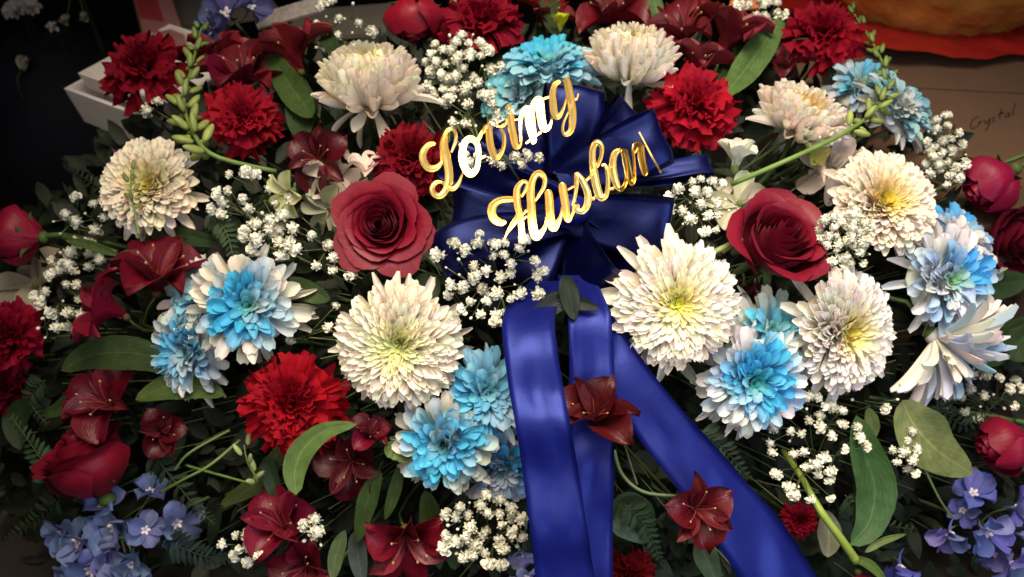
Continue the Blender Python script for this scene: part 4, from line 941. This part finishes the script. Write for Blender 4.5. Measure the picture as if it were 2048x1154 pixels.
vst = [[(925, 190, 18), (955, 110, 32), (1000, 110, 45), (1015, 280, 50), (1050, 430, 50), (1110, 515, 40), (1180, 440, 28), (1212, 320, 26), (1205, 200, 26), (1165, 110, 22), (1215, 60, 20), (1260, 40, 14)]]
ist = [[(240, 470, 38), (248, 520, 46), (250, 545, 40)], [(272, 590, 44), (290, 750, 50), (320, 900, 50), (350, 1040, 42), (400, 1035, 25), (428, 940, 13), (410, 800, 11)], [(320, 685, 12), (400, 668, 12)], [(80, 765, 18), (190, 765, 15), (225, 670, 12)]]
nst = [[(420, 990, 14), (412, 800, 18), (422, 640, 28), (475, 545, 42), (530, 565, 62), (550, 750, 64), (588, 950, 46), (560, 1000, 30)],
       [(555, 560, 30), (605, 450, 42), (665, 415, 55), (680, 520, 58), (700, 680, 54), (735, 795, 52), (800, 780, 28), (838, 680, 14), (848, 560, 12)], [(480, 1005, 15), (600, 915, 15), (700, 840, 14)], [(720, 400, 14), (820, 365, 14)]]
gst = [[(965, 150, 22), (885, 200, 36), (850, 310, 44), (855, 450, 50), (872, 580, 50), (915, 640, 42), (970, 585, 26), (1015, 470, 16), (1040, 370, 14)],
       [(1030, 95, 40), (1060, 220, 52), (1095, 400, 54), (1118, 550, 52), (1122, 700, 48), (1095, 830, 40), (1030, 878, 32), (988, 830, 20), (1000, 720, 17), (1050, 600, 12), (1130, 440, 12), (1175, 390, 14), (1200, 320, 10)]]
def d1(x, y, li=0):
    # thin plastic strip, gently buckled from letter to letter
    v = .800 + .00002 * (x - 1000)
    if li == 0: return v + (y - 330) * .00004 + (x - 880) * .00010
    if li == 1: return v - (y - 325) * .00014 + (y - 325) ** 2 * .0000012
    if li == 4: return v - (y - 250) * .00015 - (x - 1070) * .00002 + (y - 250) ** 2 * .0000007
    if li == 5: return v + (y - 210) * .00004 + (x - 1130) * .00010
    return v + (y - 280) * .00001 + (x - 1010) * .00012 * (1 if li == 2 else .8)
word('gold_word_loving', 'shiny gold script word Loving held above the bow', [(Lst, A, s1, 'capital L'), (ost, A, s1, 'letter o'), (vst, A, s1, 'letter v'), (ist, B, s1, 'letter i'), (nst, B, s1, 'letter n'), (gst, B, s1, 'letter g')], d1, (1000, 280)).name = 'gold_script_word'
Hst = [[(360, 765, 20), (285, 785, 46), (190, 730, 55), (158, 620, 57), (200, 525, 50), (290, 478, 44), (400, 468, 42), (480, 472, 30)],
       [(560, 440, 16), (620, 340, 22), (638, 250, 22), (580, 228, 26), (510, 310, 42), (498, 430, 48), (510, 560, 48), (530, 680, 42), (450, 800, 36), (370, 920, 16), (330, 1010, 8)],
       [(515, 600, 34), (550, 720, 40), (562, 860, 42), (570, 1000, 42), (560, 1070, 30)], [(590, 740, 14), (640, 690, 16)], [(570, 690, 14), (640, 610, 22)],
       [(745, 500, 15), (810, 400, 24), (868, 300, 28), (878, 190, 32), (825, 122, 42), (760, 130, 42), (705, 240, 46), (685, 400, 52), (695, 550, 54), (705, 720, 56), (725, 880, 58), (765, 975, 56), (840, 910, 36), (890, 820, 24), (905, 700, 12)]]
ust = [[(920, 330, 50), (940, 480, 56), (950, 650, 56), (965, 780, 56), (1000, 855, 54), (1060, 775, 36), (1100, 680, 20), (1118, 560, 14)], [(1110, 235, 50), (1135, 400, 54), (1160, 560, 52), (1175, 690, 46), (1200, 745, 38), (1255, 660, 20), (1290, 570, 14), (1300, 540, 8)]]
sst = [[(90, 790, 12), (190, 730, 12)], [(150, 985, 20), (185, 850, 20), (200, 700, 28), (200, 600, 26), (245, 640, 34), (300, 740, 40), (338, 850, 44), (328, 970, 42), (275, 1045, 36), (205, 1030, 32), (225, 960, 20)], [(165, 960, 22), (160, 1060, 20), (130, 1130, 16)]]
bst = [[(280, 710, 14), (370, 620, 16), (430, 530, 16), (470, 465, 20), (503, 355, 24), (500, 250, 28), (442, 212, 34), (397, 300, 38), (395, 450, 42), (418, 620, 50), (450, 780, 50), (492, 880, 46), (560, 850, 28), (582, 700, 26), (572, 560, 26), (540, 485, 20), (500, 500, 12)], [(540, 530, 14), (600, 520, 14), (640, 500, 12)], [(370, 900, 20), (430, 890, 22)]]
ast = [[(735, 300, 20), (670, 340, 38), (640, 450, 42), (652, 600, 44), (695, 740, 40), (750, 772, 30), (800, 680, 24), (795, 500, 26), (765, 370, 26), (735, 300, 20)], [(770, 290, 38), (805, 450, 44), (842, 620, 44), (872, 705, 34), (908, 640, 15), (912, 500, 12)], [(590, 782, 18), (665, 768, 18)]]
n2st = [[(888, 360, 20), (925, 255, 42), (975, 262, 42), (990, 400, 44), (1030, 590, 38), (1035, 620, 30)], [(882, 300, 18), (898, 450, 18), (905, 600, 14)]]
# last letter: the strip turns away here, so the d stands almost edge-on to the camera
dst = [[(1010, 250, 18), (1055, 300, 22), (1075, 400, 22), (1080, 500, 22), (1060, 560, 18), (1030, 520, 16), (1012, 400, 16), (1010, 250, 16)], [(1085, 60, 22), (1090, 250, 24), (1098, 450, 24), (1120, 560, 20), (1150, 500, 12)]]
def d2(x, y, li=0):
    v = .800
    if li in (0, 1): return v + (x - 1050) * .00004 - max(0, y - 415) ** 2 * .0000013
    base = v + max(0, x - 1150) * .00016 + max(0, x - 1240) * .0004
    return base + (y - 340) * .00004
wd_ = word('gold_script_word', 'shiny gold script word Husband under the first word, its end turning away', [(Hst, C_, s1, 'capital H'), (ust, C_, s1, 'letter u'), (sst, E_, s4, 'letter s'), (bst, E_, s4, 'letter b'), (ast, E_, s4, 'letter a'), (n2st, E_, s4, 'letter n')], d2, (1150, 390))
def edge_letter():
    V = []; FF = []
    for k, st in enumerate(dst): stroke(st, (0, 0), 1.0, 1.0, None, k * .5, V, FF, closed=(k == 0))
    inv = wd_.matrix_world.inverted()
    o0 = P(1300, 302, .838); e1 = (F * .96 + R * .25).normalized(); e2 = (U * .86 - R * .46 ).normalized(); nn = e1.cross(e2)
    VV = [tuple(inv @ (o0 + e1 * ((x - 1010) * .00011) + e2 * ((330 - y) * .000082) - nn * h)) for x, y, h in V]
    o = obj('letter', mesh_from('letter', VV, FF, None, False, M['gold']), wd_); o['label'] = 'letter d seen almost edge-on'
edge_letter()
# thin picks that hold the words
for wname, label, pts in (('w', 'clear plastic pick behind the word Loving', [(1000, 300), (1050, 380)]), ('h', 'clear plastic pick behind the word Husband', [(1150, 400), (1150, 450)])):
    V = []; FF = []; a = P(*pts[0], .805); b = P(*pts[1], .93); tube_data([Vector((0, 0, 0)), b - a], .0012, .0012, 6, V, FF)
    tagm(obj('letter_pick', mesh_from('letter_pick', V, FF, None, True, M['thin_stem']), None, Matrix.Translation(a)), label, 'pick')

# ------------------------------------------------------------------ setting behind
m_floor = plain_mat('dark_floor', (.016, .012, .009), rough=.6, nscale=6, namt=.5, bump=.1)
fl = obj('floor', mesh_from('floor', [(-4, -2, 0), (4, -2, 0), (4, 6, 0), (-4, 6, 0)], [(0, 1, 2, 3)], None, False, m_floor), kind='structure')
m_wall = plain_mat('dark_wall', (.02, .018, .015), rough=.8, nscale=4)
wl = obj('wall', mesh_from('wall', [(-4, 3.2, 0), (4, 3.2, 0), (4, 3.2, 3), (-4, 3.2, 3)], [(0, 1, 2, 3)], None, False, m_wall)); tagm(wl, 'dark wall in the unlit background', 'wall')
def Gd(px, py, z=0.0):
    """point of the ray at height z"""
    v = F + R * ((px - 1024) / FOC) + U * ((577 - py) / FOC)
    return CAM + v * ((z - CAM.z) / v.z)
# white plastic tub
m_tub = plain_mat('white_plastic', (.80, .76, .74), rough=.4, nscale=8, namt=.12, bump=.05)
pt = P(345, 150, 1.30); Z = Matrix.Translation((pt.x, pt.y, 0)) @ Matrix.Rotation(rad(-30), 4, 'Z')
tub = thing('plastic_tub', 'white plastic tub with stepped rim standing behind the left flowers', 'tub', Z)
H = pt.z
def shell(name, hx0, hy0, z0, hx1, hy1, z1, t, parent, mat):
    V = []; FF = []
    for (hx, hy, z) in ((hx0, hy0, z0), (hx1, hy1, z1), (hx1 - t, hy1 - t, z1), (hx0 - t, hy0 - t, z0 + t)):
        for x, y in ((-1, -1), (1, -1), (1, 1), (-1, 1)): V.append((x * hx, y * hy, z))
    for r_ in range(3):
        for k in range(4):
            a = r_ * 4 + k; b = r_ * 4 + (k + 1) % 4; FF.append((a, b, b + 4, a + 4))
    FF.append((12, 13, 14, 15)); FF.append((3, 2, 1, 0))
    return obj(name, mesh_from(name, V, FF, None, False, mat), parent)
shell('body', .050, .050, 0, .086, .086, H - .035, .003, tub, m_tub)
shell('rim', .094, .094, H - .055, .102, .102, H, .006, tub, m_tub)
shell('rim', .080, .080, H - .004, .085, .085, H + .02, .005, tub, m_tub)
# navy bag left of it
m_navy = plain_mat('navy_cloth', (.0015, .002, .010), rough=.8, nscale=20, bump=.4)
pn = Gd(130, 330, .12)
V, FF = ellipsoid(.14, .16, .20, 14, 20, lambda p, th, ph: p * (1 + .12 * noise.noise(p * 14)))
tagm(obj('cloth_bag', mesh_from('cloth_bag', V, FF, None, True, m_navy), None, Matrix.Translation((pn.x - .02, pn.y + .12, .1))), 'dark navy cloth bag in shadow left of the white tub', 'bag')
# dim white flowers top left, in their own dark bunch
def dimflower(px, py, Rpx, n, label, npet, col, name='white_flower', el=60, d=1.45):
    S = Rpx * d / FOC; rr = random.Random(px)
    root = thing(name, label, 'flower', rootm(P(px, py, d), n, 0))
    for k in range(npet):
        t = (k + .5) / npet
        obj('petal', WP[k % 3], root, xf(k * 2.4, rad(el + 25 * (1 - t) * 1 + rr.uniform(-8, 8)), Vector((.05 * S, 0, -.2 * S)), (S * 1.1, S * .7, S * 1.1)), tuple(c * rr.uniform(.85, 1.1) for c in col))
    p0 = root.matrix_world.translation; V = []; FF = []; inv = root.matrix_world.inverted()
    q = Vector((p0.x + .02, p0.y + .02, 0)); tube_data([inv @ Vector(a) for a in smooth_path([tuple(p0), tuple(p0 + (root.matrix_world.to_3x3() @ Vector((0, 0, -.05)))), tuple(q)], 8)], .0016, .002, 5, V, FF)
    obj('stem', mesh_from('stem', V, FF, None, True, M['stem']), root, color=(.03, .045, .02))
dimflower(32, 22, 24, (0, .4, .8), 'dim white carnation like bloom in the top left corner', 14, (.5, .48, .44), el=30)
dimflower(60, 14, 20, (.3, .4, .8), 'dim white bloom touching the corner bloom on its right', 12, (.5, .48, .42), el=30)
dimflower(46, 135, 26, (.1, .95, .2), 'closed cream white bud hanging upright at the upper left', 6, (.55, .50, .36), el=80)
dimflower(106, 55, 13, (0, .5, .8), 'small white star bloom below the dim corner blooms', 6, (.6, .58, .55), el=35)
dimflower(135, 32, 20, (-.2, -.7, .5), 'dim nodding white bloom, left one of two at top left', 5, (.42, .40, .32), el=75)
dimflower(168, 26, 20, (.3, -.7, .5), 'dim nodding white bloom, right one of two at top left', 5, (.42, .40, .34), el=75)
# printed carton behind the carnation
def slab(name, label, cat, a, b, c, th, mat, parts=()):
    """flat box: corner a, edges to b and c (world points)"""
    a, b, c = Vector(a), Vector(b), Vector(c); e1 = b - a; e2 = c - a; nn = e1.cross(e2).normalized() * th
    root = thing(name, label, cat, Matrix.Translation(a)); V = [Vector((0, 0, 0)), e1, e1 + e2, e2]; V = V + [v - nn for v in V]
    FF = [(0, 1, 2, 3), (7, 6, 5, 4), (0, 4, 5, 1), (1, 5, 6, 2), (2, 6, 7, 3), (3, 7, 4, 0)]
    obj('panel', mesh_from('panel', [tuple(v) for v in V], FF, None, False, mat), root)
    return root, e1, e2, nn
m_paper = plain_mat('grey_paper', (.09, .08, .07), rough=.8, nscale=30, namt=.3)
m_red = plain_mat('red_print', (.30, .03, .04), rough=.6, nscale=30)
m_pink = plain_mat('pink_card', (.32, .14, .14), rough=.6, nscale=30)
r1, e1, e2, nn = slab('paper_carton', 'pink and red printed carton behind the upper left carnation', 'carton', P(285, 60, 1.35), P(370, 75, 1.35), P(262, -30, 1.5), .02, m_pink)
V = [tuple(e1 * u + e2 * v - nn * -.03) for u, v in ((.02, .25), (.6, .25), (.6, .95), (.02, .95))]
obj('print', mesh_from('print', V, [(0, 1, 2, 3)], None, False, m_red), r1)
slab('newspaper', 'folded grey newspaper lying behind the top left lilies', 'newspaper', P(330, 55, 1.42), P(560, 20, 1.40), P(300, -40, 1.7), .01, m_paper)
slab('newspaper', 'grey paper sheet at the top edge left of the dark rosebud', 'newspaper', P(560, 80, 1.32), P(790, 62, 1.32), P(600, 20, 1.45), .006, plain_mat('light_paper', (.11, .10, .09), rough=.8))
# lace strip
m_lace = plain_mat('lace', (.35, .32, .30), rough=.8, nscale=120, namt=.7, bump=.6)
slab('lace_strip', 'greyish lace strip behind the top left lilies', 'lace', P(515, 58, 1.22), P(650, 18, 1.22), P(508, 30, 1.24), .003, m_lace)
# cardboard box with handwriting
m_card = plain_mat('cardboard', (.10, .056, .034), rough=.85, nscale=25, namt=.25, bump=.15)
bx = thing('cardboard_box', 'brown cardboard box with pencil handwriting at the right', 'box', Matrix.Translation((.80, 1.12, 0)) @ Matrix.Rotation(rad(-6), 4, 'Z'))
V = []; FF = []; box_data(V, FF, Matrix.Identity(4), .78, .62, .34); obj('body', mesh_from('body', V, FF, None, False, m_card), bx)
V = []; FF = []; box_data(V, FF, Matrix.Translation((-.0, .157, .3405)), .79, .31, .005); obj('flap', mesh_from('flap', V, FF, None, False, m_card), bx)
V = []; FF = []; box_data(V, FF, Matrix.Translation((-.0, -.157, .3405)), .79, .31, .005); obj('flap', mesh_from('flap', V, FF, None, False, m_card), bx)
bpy.context.view_layer.update()
m_ink = plain_mat('pencil', (.035, .02, .015), rough=.7, bump=0)
W_ = {'C': [(9, -1), (7, 1), (2, -1), (-1, -8), (1, -14), (7, -13)], 'r': [(0, -14), (2, -7), (3, -9), (6, -7)], 'y': [(0, -7), (1, -12), (5, -12), (7, -7), (5, -20), (1, -21)], 's': [(5, -7), (1, -9), (5, -12), (0, -14)], 't': [(4, 2), (3, -5), (0, -6), (7, -4), (3, -6), (2, -12), (5, -14)], 'a': [(6, -8), (1, -8), (1, -13), (5, -12), (6, -8), (7, -14)], 'l': [(5, 3), (2, -10), (4, -14)], 'e': [(0, -11), (5, -9), (3, -7), (0, -10), (2, -14), (6, -13)], 'dot': [(0, -13), (1, -14)]}
def write_box(txt, px, py, step, sc_):
    V = []; FF = []; inv = bx.matrix_world.inverted(); x = px; y = py; zt = .3462
    for ch in txt:
        if ch in W_:
            pts = []
            for (u, v) in smooth_path(W_[ch], 14):
                g = Gd(x + u * sc_ - v * -.12, y - v * sc_ - u * .32 * sc_, zt); pts.append(inv @ g)
            b = len(V)
            for i, p in enumerate(pts):
                t = (pts[min(13, i + 1)] - pts[max(0, i - 1)]).normalized(); sd = Vector((-t.y, t.x, 0)) * .0009
                V.append((p.x + sd.x, p.y + sd.y, zt)); V.append((p.x - sd.x, p.y - sd.y, zt))
            for i in range(13): FF.append((b + 2 * i, b + 2 * i + 1, b + 2 * i + 3, b + 2 * i + 2))
        x += step * sc_; y -= step * sc_ * .32
    obj('handwriting', mesh_from('handwriting', V, FF, None, False, m_ink), bx)
write_box('e', 1905, 242, 10, 1.3); write_box('Crystal', 1944, 238, 9.2, 1.45)
# gold wrapped pot with red foil on the box
m_gold2 = plain_mat('tan_foil', (.72, .44, .09), rough=.35, metal=.3, nscale=16, namt=.6, bump=.9, bdist=.012)
m_redf = plain_mat('red_foil', (.45, .02, .02), rough=.32, metal=.2, nscale=18, namt=.5, bump=.9, bdist=.012)
pc = Gd(1900, 45, .345); pot = thing('foil_wrapped_pot', 'tan gold foil wrapped basket with a red foil skirt on the cardboard box', 'basket', Matrix.Translation((pc.x, pc.y + .08, .346)))
def ring(prof, n, mat, name, wave=0, wk=9, seed=0, sx=1.0):
    V = []; FF = []; m_ = len(prof)
    for i in range(n):
        a = 2 * PI * i / n
        for j, (r_, z) in enumerate(prof):
            f_ = j / (m_ - 1); q = 1 + wave * f_ * (math.sin(wk * a + seed) + .5 * math.sin(2.3 * wk * a)) + .03 * noise.noise(Vector((a * 9, j * .7, seed + 2)))
            z += .010 * noise.noise(Vector((a * 7, j * .9, seed + 8)))
            V.append((r_ * q * math.cos(a) * sx, r_ * q * math.sin(a), z + wave * .12 * f_ * math.sin(wk * a + 1)))
    for i in range(n):
        k = (i + 1) % n
        for j in range(m_ - 1): FF.append((i * m_ + j, k * m_ + j, k * m_ + j + 1, i * m_ + j + 1))
    return obj(name, mesh_from(name, V, FF, None, True, mat), pot)
ring([(.13, .004), (.15, .03), (.155, .035), (.165, .06), (.172, .066), (.18, .09), (.19, .12), (.185, .125), (.17, .10)], 96, m_gold2, 'basket', .02, 13, 0, 1.25)
ring([(.12, .002), (.17, .006), (.205, .012), (.235, .02)], 96, m_redf, 'foil_skirt', .06, 6, 1, 1.2)
# green plastic scrap at the top
slab('plastic_wrap', 'bright green plastic wrap at the top edge', 'wrap', P(900, 8, 1.12), P(945, 12, 1.12), P(905, -30, 1.14), .002, plain_mat('green_plastic', (.03, .35, .08), rough=.3))
slab('orange_card', 'orange card corner at the top edge right of the lilies', 'card', P(1455, 22, 1.16), P(1530, 14, 1.16), P(1470, -30, 1.2), .002, plain_mat('orange_card', (.45, .12, .03), rough=.6))
# brown box corner at lower left
m_brown = plain_mat('brown_board', (.075, .055, .035), rough=.7, nscale=12)
slab('brown_board', 'brown wooden board under the lower left corner', 'board', P(-200, 1300, 1.30), P(420, 1300, 1.30), P(-200, 930, 1.36), .02, m_brown)
print('objects', len(bpy.data.objects))
